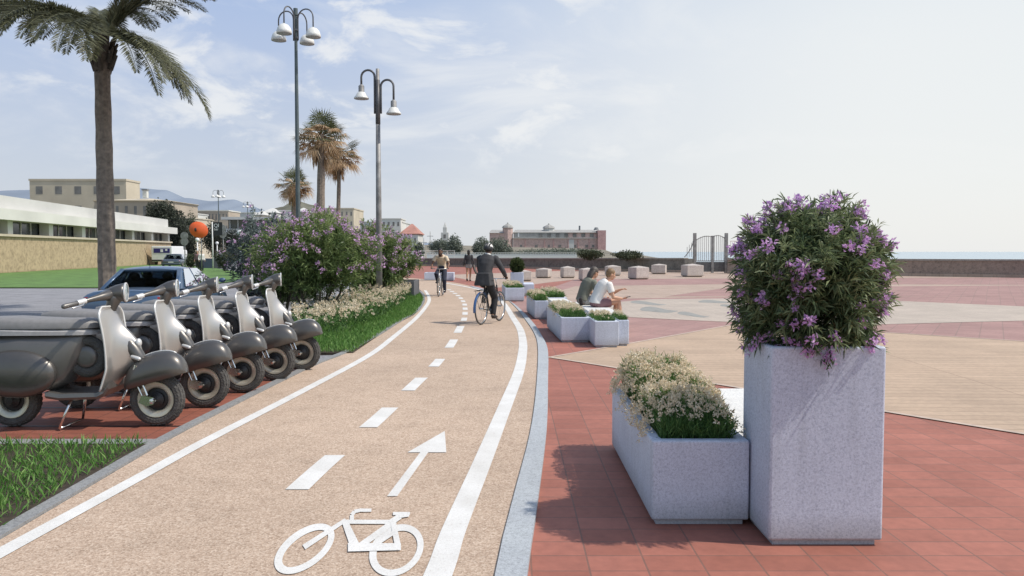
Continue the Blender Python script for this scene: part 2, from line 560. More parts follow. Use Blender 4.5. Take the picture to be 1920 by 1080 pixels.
M['shade_w'] = simple('lamp_shade_enamel', (.72, .72, .69), .4, var=.08, scale=5)
M['shade_in'] = simple('lamp_diffuser', (.30, .33, .32), .4, var=.1, scale=5)
M['car_blue'] = simple('blue_car_paint', (.08, .135, .225), .3, .35, var=.05, scale=2, coat=.7)
M['car_dark'] = simple('black_car_paint', (.02, .022, .03), .3, .4, var=.1, coat=.6)
M['car_grey'] = simple('grey_car_paint', (.10, .12, .15), .3, .5, var=.1, coat=.6)
def glassmat():
    t = NT('car_glass')
    co = t.n('ShaderNodeTexCoord').outputs['Object']
    n = noise_tex(t, co, 2.0, 3)
    t.l(ramp(t, n, [(.3, (.30, .34, .36)), (.7, (.34, .39, .40))]), t.bs.inputs['Base Color'])
    t.bs.inputs['Roughness'].default_value = .02
    t.bs.inputs['Transmission Weight'].default_value = 1.0
    t.bs.inputs['IOR'].default_value = 1.12
    return t.m
M['glass'] = glassmat()
M['glass_dark'] = simple('dark_window_glass', (.055, .065, .075), .1, .0, var=.4, scale=.8, spec=.7)
M['window_haze'] = simple('distant_window', (.17, .165, .16), .3, var=.3, scale=.6)
M['black'] = simple('black_plastic', (.02, .02, .022), .5, var=.2)
M['red_lamp'] = simple('red_tail_lamp', (.25, .02, .02), .2, var=.1, coat=.6)
M['plate'] = simple('plate_white', (.6, .6, .58), .5, var=.08)
# buildings
M['b_white'] = simple('white_render', (.62, .62, .58), .9, var=.1, scale=.25)
M['b_cream'] = simple('cream_render', (.52, .46, .36), .9, var=.12, scale=.2)
M['b_beige'] = simple('beige_render', (.42, .36, .29), .9, var=.15, scale=.15)
M['b_pale'] = simple('hazy_white_render', (.55, .55, .53), .9, var=.1, scale=.2)
M['b_grey'] = simple('grey_concrete', (.20, .21, .22), .9, var=.15, scale=.2)
M['b_pink'] = granite('pink_brick', (.56, .41, .375), (.46, .33, .3), .9, .4, .9)
M['b_pink2'] = granite('rose_brick', (.55, .34, .325), (.47, .28, .27), .9, .4, .9)
M['b_roof'] = granite('grey_slate', (.38, .375, .36), (.29, .285, .28), 1.2, .4, .9)
M['b_redroof'] = simple('red_roof_tile', (.40, .2, .16), .9, var=.2, scale=.4)
M['stone'] = granite('tan_stone', (.46, .36, .235), (.27, .205, .13), 1.4, .5, .9)
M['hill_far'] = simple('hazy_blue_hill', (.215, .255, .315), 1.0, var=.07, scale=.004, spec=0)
M['hill_near'] = simple('scrub_hill', (.14, .14, .115), 1.0, var=.35, scale=.05, spec=0)
M['orange'] = simple('orange_enamel', (.72, .12, .03), .45, var=.1, scale=2)
M['sign_black'] = simple('black_sign', (.02, .022, .025), .5, var=.2)
M['white'] = simple('white_enamel', (.72, .73, .74), .5, var=.06, scale=3)
M['navy_sign'] = simple('navy_panel', (.02, .02, .16), .5, var=.1)
M['blue_box'] = simple('blue_grey_box', (.065, .085, .13), .7, var=.15)
M['dark_planter'] = simple('charcoal_planter', (.10, .105, .115), .7, var=.12, scale=4, bmp=.1)
def seamat():
    t = NT('sea_water')
    co = t.n('ShaderNodeTexCoord').outputs['Object']
    n = noise_tex(t, co, .05, 6, .65)
    t.l(ramp(t, n, [(.3, (.30, .40, .46)), (.7, (.36, .46, .52))]), t.bs.inputs['Base Color'])
    t.bs.inputs['Roughness'].default_value = .25
    bump(t, n, .3, .5)
    return t.m
M['sea'] = seamat()
# people
M['skin'] = simple('light_skin', (.52, .30, .20), .5, var=.08, scale=12)
M['skin_d'] = simple('brown_skin', (.17, .085, .05), .5, var=.1, scale=12)
M['skin_m'] = simple('tan_skin', (.40, .22, .135), .5, var=.08, scale=12)
M['hair_d'] = simple('dark_hair', (.016, .012, .010), .5, var=.3, scale=40, bmp=.5)
M['hair_grey'] = simple('ash_brown_hair', (.075, .06, .05), .55, var=.4, scale=40, bmp=.5)
M['hair_l'] = simple('sandy_hair', (.20, .125, .065), .55, var=.3, scale=40, bmp=.5)
M['suit'] = simple('charcoal_suit', (.04, .04, .044), .8, var=.3, scale=9, bmp=.3)
M['trous'] = simple('black_trousers', (.022, .022, .026), .85, var=.2, scale=12, bmp=.2)
M['navy'] = simple('navy_trousers', (.02, .024, .045), .85, var=.2, scale=12, bmp=.2)
M['tee_cream'] = simple('cream_cotton', (.62, .51, .38), .85, var=.1, scale=9, bmp=.3)
M['tee_white'] = simple('white_cotton', (.70, .69, .67), .85, var=.06, scale=9, bmp=.3)
M['olive'] = simple('olive_cotton', (.17, .175, .14), .85, var=.12, scale=9, bmp=.3)
M['mauve'] = simple('mauve_cotton', (.24, .135, .145), .85, var=.12, scale=10, bmp=.3)
M['grey_cl'] = simple('grey_cotton', (.28, .28, .28), .85, var=.1, scale=10)
M['shoe'] = simple('dark_leather', (.025, .018, .016), .45, var=.2, scale=20)
M['helmet_w'] = simple('white_helmet_shell', (.62, .6, .58), .35, var=.08, scale=8)
M['bike_fr'] = simple('dark_bike_frame', (.05, .05, .055), .35, .5, var=.1)
M['bike_w'] = simple('white_bike_frame', (.6, .6, .6), .35, .2, var=.08)
M['bike_blue'] = simple('blue_mudguard', (.06, .13, .30), .4, .1, var=.08)
M['tyre_grey'] = simple('bike_tyre', (.07, .068, .066), .85, var=.2, scale=20)
# ------------------------------------------------------------------ world and sun
SUN_EL, SUN_AZ = R_(54), R_(101)    # azimuth clockwise from +Y: to the right, a little behind the camera
W = bpy.data.worlds.new('World')
SC.world = W
W.use_nodes = True
wt = W.node_tree
for n_ in list(wt.nodes): wt.nodes.remove(n_)
def wn(typ, **k):
    x = wt.nodes.new(typ)
    for a, v in k.items(): setattr(x, a, v)
    return x
wo = wn('ShaderNodeOutputWorld'); bg = wn('ShaderNodeBackground')
bg.inputs['Strength'].default_value = 0.15
sky = wn('ShaderNodeTexSky', sky_type='NISHITA', sun_disc=False, sun_elevation=SUN_EL, sun_rotation=SUN_AZ, air_density=1.3, dust_density=1.2, ozone_density=1.3, altitude=0)
tc = wn('ShaderNodeTexCoord')
sep = wn('ShaderNodeSeparateXYZ')
wt.links.new(tc.outputs['Generated'], sep.inputs[0])
def wmath(op, a, b=None, clamp=False):
    x = wn('ShaderNodeMath', operation=op, use_clamp=clamp)
    for i, v in enumerate((a, b)):
        if v is None: continue
        if isinstance(v, (int, float)): x.inputs[i].default_value = v
        else: wt.links.new(v, x.inputs[i])
    return x.outputs[0]
def wrange(v, a, b, c, d, smooth=True):
    x = wn('ShaderNodeMapRange', interpolation_type='SMOOTHSTEP' if smooth else 'LINEAR')
    wt.links.new(v, x.inputs[0])
    for i, q in enumerate((a, b, c, d)): x.inputs[i + 1].default_value = q
    return x.outputs[0]
def wmix(fac, a, b):
    x = wn('ShaderNodeMix', data_type='RGBA')
    for s_, v in ((0, fac), (6, a), (7, b)):
        if isinstance(v, (int, float)): x.inputs[s_].default_value = v
        elif isinstance(v, tuple): x.inputs[s_].default_value = (*v, 1)
        else: wt.links.new(v, x.inputs[s_])
    return x.outputs[2]
K = 1 / 0.15
hz = lambda r, g, b: (r * K, g * K, b * K)
# haze dome: whitish low down, whiter toward the sun side (east), bluer up and to the west
front = wrange(sep.outputs['Y'], -.35, .75, 0, 1)
low = wrange(sep.outputs['Z'], .22, .62, 1, 0)
hazef = wmath('MULTIPLY', front, low)
elev = wrange(sep.outputs['Z'], -.02, .34, 0, 1, False)
side = wrange(sep.outputs['X'], -.34, .46, 0, 1)
left = wmix(elev, hz(.66, .69, .72), hz(.40, .52, .79))
right = wmix(elev, hz(.88, .885, .875), hz(.86, .89, .90))
hazec = wmix(side, left, right)
base = wmix(wmath('MULTIPLY', hazef, .93), sky.outputs[0], hazec)
# thin streaky cirrus
mp = wn('ShaderNodeMapping'); mp.inputs['Scale'].default_value = (1.0, 1.0, 3.4); mp.inputs['Rotation'].default_value = (R_(4), R_(15), R_(10))
wt.links.new(tc.outputs['Generated'], mp.inputs[0])
n1 = wn('ShaderNodeTexNoise'); n1.inputs['Scale'].default_value = 2.6; n1.inputs['Detail'].default_value = 9; n1.inputs['Roughness'].default_value = .58; n1.inputs['Distortion'].default_value = .55
wt.links.new(mp.outputs[0], n1.inputs['Vector'])
mp2 = wn('ShaderNodeMapping'); mp2.inputs['Scale'].default_value = (.8, .8, 2.0); mp2.inputs['Location'].default_value = (3.1, .4, 1.2)
wt.links.new(tc.outputs['Generated'], mp2.inputs[0])
n2 = wn('ShaderNodeTexNoise'); n2.inputs['Scale'].default_value = 1.9; n2.inputs['Detail'].default_value = 4
wt.links.new(mp2.outputs[0], n2.inputs['Vector'])
cl = wmath('MULTIPLY', wrange(n1.outputs[0], .47, .68, 0, 1), wrange(n2.outputs[0], .36, .60, .15, 1))
cl = wmath('MULTIPLY', cl, wrange(sep.outputs['Z'], .02, .14, .25, 1))
mp3 = wn('ShaderNodeMapping'); mp3.inputs['Scale'].default_value = (1.0, 1.0, 2.1); mp3.inputs['Rotation'].default_value = (0, R_(22), 0); mp3.inputs['Location'].default_value = (.35, 0, .12)
wt.links.new(tc.outputs['Generated'], mp3.inputs[0])
n3 = wn('ShaderNodeTexNoise'); n3.inputs['Scale'].default_value = 7.0; n3.inputs['Detail'].default_value = 10; n3.inputs['Roughness'].default_value = .6; n3.inputs['Distortion'].default_value = .3
wt.links.new(mp3.outputs[0], n3.inputs['Vector'])
puff = wmath('MULTIPLY', wrange(n3.outputs[0], .50, .66, 0, 1), wrange(n2.outputs[0], .44, .56, 0, 1))
puff = wmath('MULTIPLY', puff, wrange(sep.outputs['Z'], .06, .16, 0, .75))
cl = wmath('MAXIMUM', wmath('MULTIPLY', cl, .6), puff)
final = wmix(cl, base, hz(.90, .91, .91))
wt.links.new(final, bg.inputs['Color'])
wt.links.new(bg.outputs[0], wo.inputs[0])

sl = bpy.data.lights.new('sun', 'SUN')
sl.energy = 3.7; sl.angle = R_(.55); sl.color = (1, .93, .82)
so = bpy.data.objects.new('sun', sl)
COL.objects.link(so)
sd = Vector((math.sin(SUN_AZ) * math.cos(SUN_EL), math.cos(SUN_AZ) * math.cos(SUN_EL), math.sin(SUN_EL)))
so.rotation_euler = sd.to_track_quat('Z', 'Y').to_euler()
so.location = (30, -6, 30)
SC.view_settings.view_transform = 'Standard'
SC.view_settings.look = 'None'
SC.view_settings.exposure = 0
SC.view_settings.gamma = 1

# ------------------------------------------------------------------ ground, sea, hills
def smooth_line(pts, n=6):
    """Catmull-Rom through ground points"""
    P = [Vector((p[0], p[1], 0)) for p in pts]
    P = [P[0] * 2 - P[1]] + P + [P[-1] * 2 - P[-2]]
    out = []
    for i in range(1, len(P) - 2):
        for k in range(n):
            t = k / n
            a, b, c, d = P[i - 1], P[i], P[i + 1], P[i + 2]
            q = .5 * ((2 * b) + (c - a) * t + (2 * a - 5 * b + 4 * c - d) * t * t + (3 * b - a - 3 * c + d) * t ** 3)
            out.append((q.x, q.y))
    out.append((P[-2].x, P[-2].y))
    return out

def resample(L, n):
    L = np.array(L)
    d = np.r_[0, np.cumsum(np.linalg.norm(np.diff(L, axis=0), axis=1))]
    s_ = np.linspace(0, d[-1], n)
    return list(zip(np.interp(s_, d, L[:, 0]), np.interp(s_, d, L[:, 1])))

def offset(L, w):
    L = np.array(L)
    T = np.gradient(L, axis=0)
    T /= np.linalg.norm(T, axis=1, keepdims=True)
    Nn = np.stack([-T[:, 1], T[:, 0]], 1)
    return [tuple(p) for p in (L + Nn * w)]

GP = lambda pts: [G(*p) for p in pts]

m = MB()
land = [(-900, -40), (60, -40), (60, 20), (24, 48), (16, 70), (30, 140), (48, 270), (70, 420), (20, 900), (-300, 2500), (-6000, 6000), (-6000, -40)]
m.prism(land, -6, 0)
structure('ground', m, M['earth'])
m = MB(); m.poly([(-30000, -3000), (30000, -3000), (30000, 40000), (-30000, 40000)], -4.2)
structure('sea', m, M['sea'])

# street on the left
m = MB()
m.poly([(-60, -8), (-1.0, -8), (-1.2, 5), (-2.0, 12), (-1.6, 40), (-4, 60), (-12, 140), (-90, 400), (-120, 400), (-60, 100)], .006)
structure('street', m, M['asphalt'])

# plaza: from the kerb of the cycle path to the sea wall
m = MB()
m.poly([(-.05, -8), (40, -8), (40, 40), (14.6, 61), (-13, 101), (-14, 60), (-4, 30), (-1, 18), (-.2, 8)], .012)
structure('plaza', m, M['brick'])

def sheet(name, px, mat, z):
    m = MB(); m.poly(GP(px), z)
    return structure(name, m, mat)
z1 = .0140
sheet('plaza_paving', [(955, 573), (1000, 552), (1085, 522), (1500, 520), (2500, 520), (2700, 640), (2100, 655), (1700, 628), (1390, 607), (1182, 646), (1060, 640), (1020, 600)], M['brick_far'], z1)
sheet('plaza_paving', [(1032, 672), (1182, 645.5), (1389, 607.5), (1700, 627), (2300, 668), (2600, 930), (1680, 778), (1140, 689.5)], M['tan'], .0160)
sheet('plaza_paving', [(830, 516), (1060, 508), (1500, 508), (2500, 512), (2500, 519), (1500, 522), (1085, 524), (1030, 530), (985, 536), (930, 540), (900, 530)], M['tan_far'], .0160)
sheet('plaza_paving', [(995, 562), (1080, 537), (1400, 533), (2200, 536), (2200, 556), (1400, 557), (1085, 562), (1060, 575)], M['tan_far'], .0160)
sheet('plaza_paving', [(1250, 556.5), (1368, 539.5), (1900, 536), (2600, 536), (2600, 556)], M['brick_far'], .0180)
sheet('plaza_paving', [(1110, 580), (1150, 568), (1220, 562), (1420, 560), (1700, 566), (1950, 577), (2050, 590), (1950, 602), (1600, 611), (1392, 606), (1182, 596), (1125, 590)], M['cream'], .0200)
for k, (cx, cy, rx, ry, sl_) in enumerate([(1236, 583, 36, 4.2, -.04), (1216, 570, 34, 2.6, .02), (1342, 567, 33, 2.4, -.05), (1380, 577, 30, 2.2, .06), (1440, 590, 40, 4, .02), (1530, 575, 45, 3, -.03), (1300, 592, 30, 3, .05)]):
    pts = []
    for i in range(24):
        a = 2 * PI * i / 24
        x = rx * math.cos(a); y = ry * math.sin(a) * (1 - .55 * math.cos(a)) + x * sl_ + ry * .8 * math.sin(x / rx * 2.2)
        pts.append((cx + x, cy + y))
    sheet('plaza_wave', pts, M['wave'], .0220)
def band(pts, w, mat, z, name):
    L = smooth_line(GP(pts), 4)
    m = MB(); m.strip(offset(L, w / 2), offset(L, -w / 2), z)
    return structure(name, m, mat)
for pts in ([(1030, 672), (1182, 645.5), (1389, 607.5)], [(1389, 607.5), (1500, 615), (1700, 627.5), (2100, 653)], [(1030, 672), (1140, 689.5), (1680, 778), (2000, 830)],
            [(1180, 596), (1300, 602), (1389, 606)], [(1075, 537.5), (1400, 533.5), (1900, 534)], [(1250, 556), (1368, 539.5), (1600, 530)]):
    band(pts, .07, M['pave_line'], .0215, 'paving_band')

# ------------------------------------------------------------------ cycle path
LEFT_OUT = [(-500, 1327), (-160, 1120), (239, 879), (310, 836), (433, 770), (591, 690), (655, 664), (712, 632), (752, 606), (780, 590), (793, 575), (797, 562), (793, 550), (772, 540), (700, 530), (560, 523)]
RIGHT_OUT = [(912, 1500), (921, 1200), (929, 1080), (963, 939), (995, 811), (1006, 720), (1008, 655), (1001, 628), (985, 603), (966, 578), (945, 560), (915, 546), (880, 537), (838, 529), (760, 522), (600, 516)]
LEFT_LINE = [(-500, 1335), (-100, 1106), (239, 917), (391, 832), (562, 742), (690, 672), (738, 635.5), (780, 599.5), (798, 578), (804.5, 566), (803, 556), (797, 546)]
RIGHT_LINE = [(740, 1290), (826, 1080), (852, 1003), (903, 879), (942, 781), (972, 704), (979.5, 668), (980.5, 645), (975, 620), (961, 597), (945, 571.5), (928, 557), (903, 546), (868, 538), (832, 531.5)]
CENTER = [(390, 1150), (470, 1020), (592, 895), (712, 789.5), (777, 726.5), (820, 684.5), (847, 648), (861, 621), (870, 602), (872, 590), (872, 580), (870, 570), (862, 559), (850, 550), (836, 542), (815, 534)]
Lo = resample(smooth_line(GP(LEFT_OUT)), 90)
Ro = resample(smooth_line(GP(RIGHT_OUT)), 90)
m = MB(); m.strip(Lo, Ro, .034)
structure('cycle_path', m, M['path'])
def line(pts, w, name, z=.039):
    L = smooth_line(GP(pts), 8)
    m = MB(); m.strip(offset(L, w / 2), offset(L, -w / 2), z)
    return structure(name, m, M['paint'])
line(LEFT_LINE, .115, 'lane_edge_line')
line(RIGHT_LINE, .145, 'lane_edge_line')
C = smooth_line(GP(CENTER), 40)
Cn = np.array(C)
def dash(y0, y1, w=.155):
    Y0 = G(900, y0)[1]; Y1 = G(900, y1)[1]
    sel = Cn[(Cn[:, 1] >= min(Y0, Y1)) & (Cn[:, 1] <= max(Y0, Y1))]
    L = resample(sel, 6)
    # square ends parallel to X like the photograph
    m = MB(); m.strip([(x - w / 2, y) for x, y in L], [(x + w / 2, y) for x, y in L], .039)
    structure('lane_dash', m, M['paint'])
for k, (y0, y1, w) in enumerate([(930, 860, .16), (809, 770, .17), (739, 713.5, .16), (693, 677, .15), (657, 640, .15), (628, 614.5, .16), (605, 598.5, .14), (593, 587.5, .14), (583.5, 579, .14), (575.5, 571.5, .14), (568.5, 565, .14), (562.5, 559.5, .15), (557.5, 555, .16), (553, 551, .16), (549.3, 547.5, .17), (545.7, 544.2, .17), (541.5, 540, .17)]):
    dash(y0, y1, w)
# arrow
m = MB()
m.add([(*G(*p), .039) for p in [(726, 941), (745, 941), (803, 857), (788, 857)]], [(0, 1, 2, 3)])
m.add([(*G(*p), .039) for p in [(764, 857), (837, 857), (834, 816)]], [(0, 1, 2)])
structure('painted_arrow', m, M['paint'])
# bicycle symbol, stroke by stroke
def zp(x, y): return (480 + x * .1875, 940 + y * .1875)
m = MB()
zz = [.0390]
def stroke(pts, w0, w1=None):
    zz[0] += .0003
    w1 = w1 or w0
    for i in range(len(pts) - 1):
        a = np.array(pts[i], float); b = np.array(pts[i + 1], float)
        d = (b - a) / np.linalg.norm(b - a); n = np.array([-d[1], d[0]])
        wa = w0 + (w1 - w0) * i / max(1, len(pts) - 1); wb = w0 + (w1 - w0) * (i + 1) / max(1, len(pts) - 1)
        q = [a + n * wa / 2, b + n * wb / 2, b - n * wb / 2, a - n * wa / 2]
        m.add([(*G(*zp(*p)), zz[0] + i * .0001) for p in q], [(0, 1, 2, 3)])
def ringpath(cx, cy, ao, bo, ai, bi, tilt, dx=0, dy=0):
    zz[0] += .0003
    n = 48; t = R_(tilt); O = []; I = []
    for i in range(n + 1):
        a = 2 * PI * i / n
        for lst, A, B, ox, oy in ((O, ao, bo, 0, 0), (I, ai, bi, dx, dy)):
            x = A * math.cos(a); y = B * math.sin(a)
            lst.append(G(*zp(cx + ox + x * math.cos(t) + y * math.sin(t), cy + oy - x * math.sin(t) + y * math.cos(t))))
    m.strip(O, I, zz[0])
ringpath(485, 545, 350, 188, 272, 122, 37, 8, -2)
ringpath(1405, 560, 298, 238, 228, 172, 42, 5, 0)
stroke([(480, 530), (900, 250)], 55, 40)
stroke([(960, 260), (960, 200), (985, 165), (1040, 152), (1155, 152)], 42, 32)
stroke([(900, 270), (1380, 272)], 42)
stroke([(890, 270), (1000, 540)], 62, 100)
stroke([(1040, 520), (1390, 262)], 62, 58)
stroke([(1340, 285), (1440, 215)], 60)
stroke([(1370, 188), (1540, 188)], 32)
stroke([(1430, 215), (1530, 200)], 40)
stroke([(1370, 270), (1420, 520)], 56, 60)
stroke([(920, 535), (1450, 530)], 88, 70)
stroke([(1180, 520), (1400, 370)], 40)
structure('painted_bicycle_symbol', m, M['paint'])

# granite kerb on the right: a low flush kerb with a small drop
KERB_OUT = [(970, 1500), (981, 1200), (989, 1080), (1004, 982), (1025, 811), (1027.5, 720), (1027, 660), (1016, 634), (1000, 609), (976, 583), (955, 566.5), (925, 551), (888, 541)]
KERB_IN = RIGHT_OUT[:13]
A = resample(smooth_line(GP(KERB_IN)), 70); B = resample(smooth_line(GP(KERB_OUT)), 70)
A2 = [(x + .004, y) for x, y in A]
m = MB()
vs = [(x, y, 0) for x, y in A2] + [(x, y, .05) for x, y in A2] + [(x, y, .05) for x, y in B] + [(x, y, 0) for x, y in B]
n = 70
m.add(vs, [q for i in range(n - 1) for q in ((i, i + 1, n + i + 1, n + i), (n + i, n + i + 1, 2 * n + i + 1, 2 * n + i), (2 * n + i, 2 * n + i + 1, 3 * n + i + 1, 3 * n + i))])
structure('kerb', m, M['kerb'])
# dark kerb on the left of the path
A = resample(smooth_line(GP(LEFT_OUT[:14])), 70)
B = offset(A, .10)
A2 = offset(A, .004)
m = MB()
vs = [(x, y, 0) for x, y in A2] + [(x, y, .052) for x, y in A2] + [(x, y, .052) for x, y in B] + [(x, y, 0) for x, y in B]
m.add(vs, [q for i in range(n - 1) for q in ((i, i + 1, n + i + 1, n + i), (n + i, n + i + 1, 2 * n + i + 1, 2 * n + i), (2 * n + i, 2 * n + i + 1, 3 * n + i + 1, 3 * n + i))])
structure('kerb', m, M['kerb_dark'])
KLEFT = B

# scooter bay
def kx(Y):   # x of the left kerb's outer edge at depth Y
    Bn = np.array(KLEFT); o = np.argsort(Bn[:, 1])
    return float(np.interp(Y, Bn[o, 1], Bn[o, 0]))
YB0, YB1 = 6.64, 10.95
m = MB(); ys = np.linspace(YB0, YB1, 12)
m.strip([(kx(y) - .004, y) for y in ys], [(-6.9, y) for y in ys], .026)
structure('parking_bay', m, M['bay'])
for y0, y1 in ((YB0 - .22, YB0 - .004), (YB1 + .004, YB1 + .62)):
    m = MB(); m.add([(-6.9, y0, .03), (kx(y0) - .004, y0, .03), (kx(y1) - .004, y1, .03), (-6.9, y1, .03)], [(0, 1, 2, 3)])
    structure('paving_slab', m, M['kerb_dark'])

# lawn round the junction, planted strips
m = MB(); m.poly(GP([(-700, 499), (0, 497), (238, 496.5), (330, 497), (400, 503), (470, 514), (484, 522), (440, 529), (380, 536), (300, 539), (180, 541), (0, 541), (-500, 535), (-900, 515)]), .05)
o = structure('lawn', m, M['lawn'])
ISL = [(662, 666), (738, 613), (776, 593), (790, 574), (793, 562), (785, 553), (740, 552), (690, 566), (630, 584), (575, 598), (545, 616), (565, 650), (592, 667)]
m = MB(); m.prism(GP(ISL), 0, .045)
structure('planting_strip', m, M['soil'])
ISL2 = [(239, 872), (240, 850), (100, 848), (-300, 848), (-900, 1000), (-700, 1420), (-400, 1258), (-160, 1112)]
y_ = YB0 - .23
poly2 = [(kx(y_) - .01, y_), (-9, y_), (-9, 3.6), (kx(3.6) - .01, 3.6), (kx(5.0) - .01, 5.0)]
m = MB(); m.prism(poly2, 0, .045)
structure('planting_strip', m, M['soil'])

def inside(P, poly):
    x, y = P[:, 0], P[:, 1]
    c = np.zeros(len(P), bool); n = len(poly)
    for i in range(n):
        x1, y1 = poly[i]; x2, y2 = poly[(i + 1) % n]
        t = ((y1 > y) != (y2 > y)) & (x < (x2 - x1) * (y - y1) / (y2 - y1 + 1e-12) + x1)
        c ^= t
    return c
def sample_poly(poly, n):
    A = np.array(poly); lo, hi = A.min(0), A.max(0)
    out = np.zeros((0, 2))
    while len(out) < n:
        P = lo + (hi - lo) * RNG.random((n * 2, 2))
        out = np.vstack([out, P[inside(P, poly)]])
    return out[:n]
def blades(b, P, z, h, w, lean=.35, shade=0):
    n = len(P)
    B = np.c_[P, np.full(n, z) if np.isscalar(z) else z]
    D = unit(np.c_[RNG.normal(size=(n, 2)) * lean, np.ones(n)])
    b.quads(leaf_quads(B, D, h * (.6 + .6 * RNG.random(n)), w, .12), np.clip(.5 + shade + RNG.normal(size=n) * .2, 0, 1))
def heads(b, P3, size, petals=7):
    n = len(P3); idx = np.repeat(np.arange(n), petals); mm = len(idx)
    ctr = P3[idx] + rand_dirs(mm) * size * .5
    b.quads(leaf_quads(ctr, unit(rand_dirs(mm) + np.array([[0, 0, .5]])), size * (.6 + .5 * RNG.random(mm)), size * .55, 0), np.clip(.5 + RNG.normal(size=mm) * .22, 0, 1))

b = MB()
gp = GP(ISL)
blades(b, sample_poly(gp, 26000), .04, .15, .014, .45)
o = b.build('grass', M['grass'], None); tag(o, 'bright green grass strip between the cycle path and the flowering oleanders', 'grass', kind='stuff')
b = MB(); blades(b, sample_poly(poly2, 15000), .04, .12, .010, .5)
o = b.build('grass', M['grass'], None); tag(o, 'green grass patch beside the near end of the scooter bay', 'grass', kind='stuff')
# ------------------------------------------------------------------ granite planters and benches
def planter(name, label, x0, x1, y0, y1, h, rot=0.0, group=None, wall=.07, soil=.05, mat=None, hollow=True, cat='planter', plinth=True, pin=.03):
    """box with a hollow top on a recessed plinth; origin at the middle of its base"""
    cx, cy = (x0 + x1) / 2, (y0 + y1) / 2
    t = thing(name, label, cat, (cx, cy, .0125), rot, group)
    a, b = (x1 - x0) / 2, (y1 - y0) / 2
    mat = mat or M['granite']
    zb = .032 if plinth else 0
    m = MB()
    if hollow:
        r = lambda e, z: [(-a + e, -b + e, z), (a - e, -b + e, z), (a - e, b - e, z), (-a + e, b - e, z)]
        R4 = [r(0, zb), r(0, h), r(wall, h), r(wall, h - soil - .03)]
        m.rings(R4, cap=True)
    else:
        m.box(-a, a, -b, b, zb, h)
    m.build('box' if hollow else 'bench_block', mat, t, bevel=(.014 if h > .3 else .008, 3))
    if plinth:
        m = MB(); m.box(-a + pin, a - pin, -b + pin, b - pin, 0, zb - .002); m.build('plinth', mat, t)
    if hollow:
        m = MB(); m.box(-a + wall + .002, a - wall - .002, -b + wall + .002, b - wall - .002, h - soil - .02, h - soil)
        m.build('soil', M['soil'], t)
    return t

def flower_cushion(label, x0, x1, y0, y1, z, hgt, nbl, nfl, fs, rot=0.0, front_green=.25, group=None, bl_h=.12, bl_w=.008, over=.05, petals=7, rise=False):
    cx, cy = (x0 + x1) / 2, (y0 + y1) / 2
    t = thing('flowering_plants', label, 'flower bed', (cx, cy, z + .016), rot, group)
    a, b = (x1 - x0) / 2, (y1 - y0) / 2
    P = (RNG.random((nbl, 2)) * 2 - 1) * np.array([a, b])
    def mh(P):
        u = np.clip(1 - (np.abs(P[:, 0]) / (a + over)) ** 3.6, 0, 1); v = np.clip(1 - (np.abs(P[:, 1]) / (b + over)) ** 7, 0, 1)
        f = np.clip((P[:, 1] + b) / (2 * b * front_green + 1e-6), 0, 1) if front_green > 0 else 1
        if rise: f = .18 + .82 * np.clip((P[:, 1] + b) / (1.5 * b), 0, 1)
        bump_ = np.array([mnoise.noise(Vector((p[0] * 5 + cx * 3, p[1] * 5 + cy, 2))) for p in P]) * .35
        return hgt * (u * v) ** .5 * (.35 + .65 * f) * (1 + bump_)
    hh = mh(P)
    zz_ = hh * RNG.random(nbl) ** .6
    m = MB()
    n = nbl
    D = unit(np.c_[RNG.normal(size=(n, 2)) * .5, np.ones(n)])
    m.quads(leaf_quads(np.c_[P, zz_ - .01], D, bl_h * (.5 + .7 * RNG.random(n)), bl_w, .15), np.clip(.35 + .5 * zz_ / hgt + RNG.normal(size=n) * .18, 0, 1))
    m.build('leaves', M['herb'], t)
    if nfl:
        Q = (RNG.random((nfl * 3, 2)) * 2 - 1) * np.array([a + over, b + over])
        fy = (Q[:, 1] + b) / (2 * b)
        keep = RNG.random(len(Q)) < np.clip((fy - front_green * .45) / (front_green * .6 + .01), .02, 1) if front_green > 0 else np.ones(len(Q), bool)
        pat = np.array([mnoise.noise(Vector((q[0] * 4 + cx, q[1] * 4, 5))) for q in Q]) > -.28
        Q = Q[keep & pat][:nfl]
        qh = mh(Q) * (1 - .35 * RNG.random(len(Q)) ** 2) + bl_h * (.45 + .45 * RNG.random(len(Q)))
        # blossoms spilling over the rim hang a little lower
        outx = np.maximum(0, np.maximum(np.abs(Q[:, 0]) - a, np.abs(Q[:, 1]) - b)) / max(over, 1e-6)
        qh -= outx * .10
        m = MB(); heads(m, np.c_[Q, qh], fs, petals)
        m.build('blossoms', M['creamfl'], t)
    return t

gA = 'white granite planters beside the cycle path'
# nearest group
planter('planter', 'tall square white granite planter at the right holding a ball of lilac oleander', 1.427, 2.06, 4.23, 4.74, 1.116, wall=.045, soil=.04)
planter('planter', 'long low granite planter with mounded cream flowers, against the tall square planter',   .835, 1.417, 4.555, 6.40, .514, soil=.05)
planter('bench', 'pale stone bench block behind the nearest low planter and the tall planter', 1.45, 2.22, 4.80, 6.66, .455, mat=M['granite_top'], hollow=False, cat='bench')
flower_cushion('mounded bed of cream blossoms and grass in the nearest low planter', .905, 1.35, 4.62, 6.34, .46, .30, 17000, 1750, .021, front_green=.06, bl_h=.11, bl_w=.006, over=.10, rise=True, petals=8)

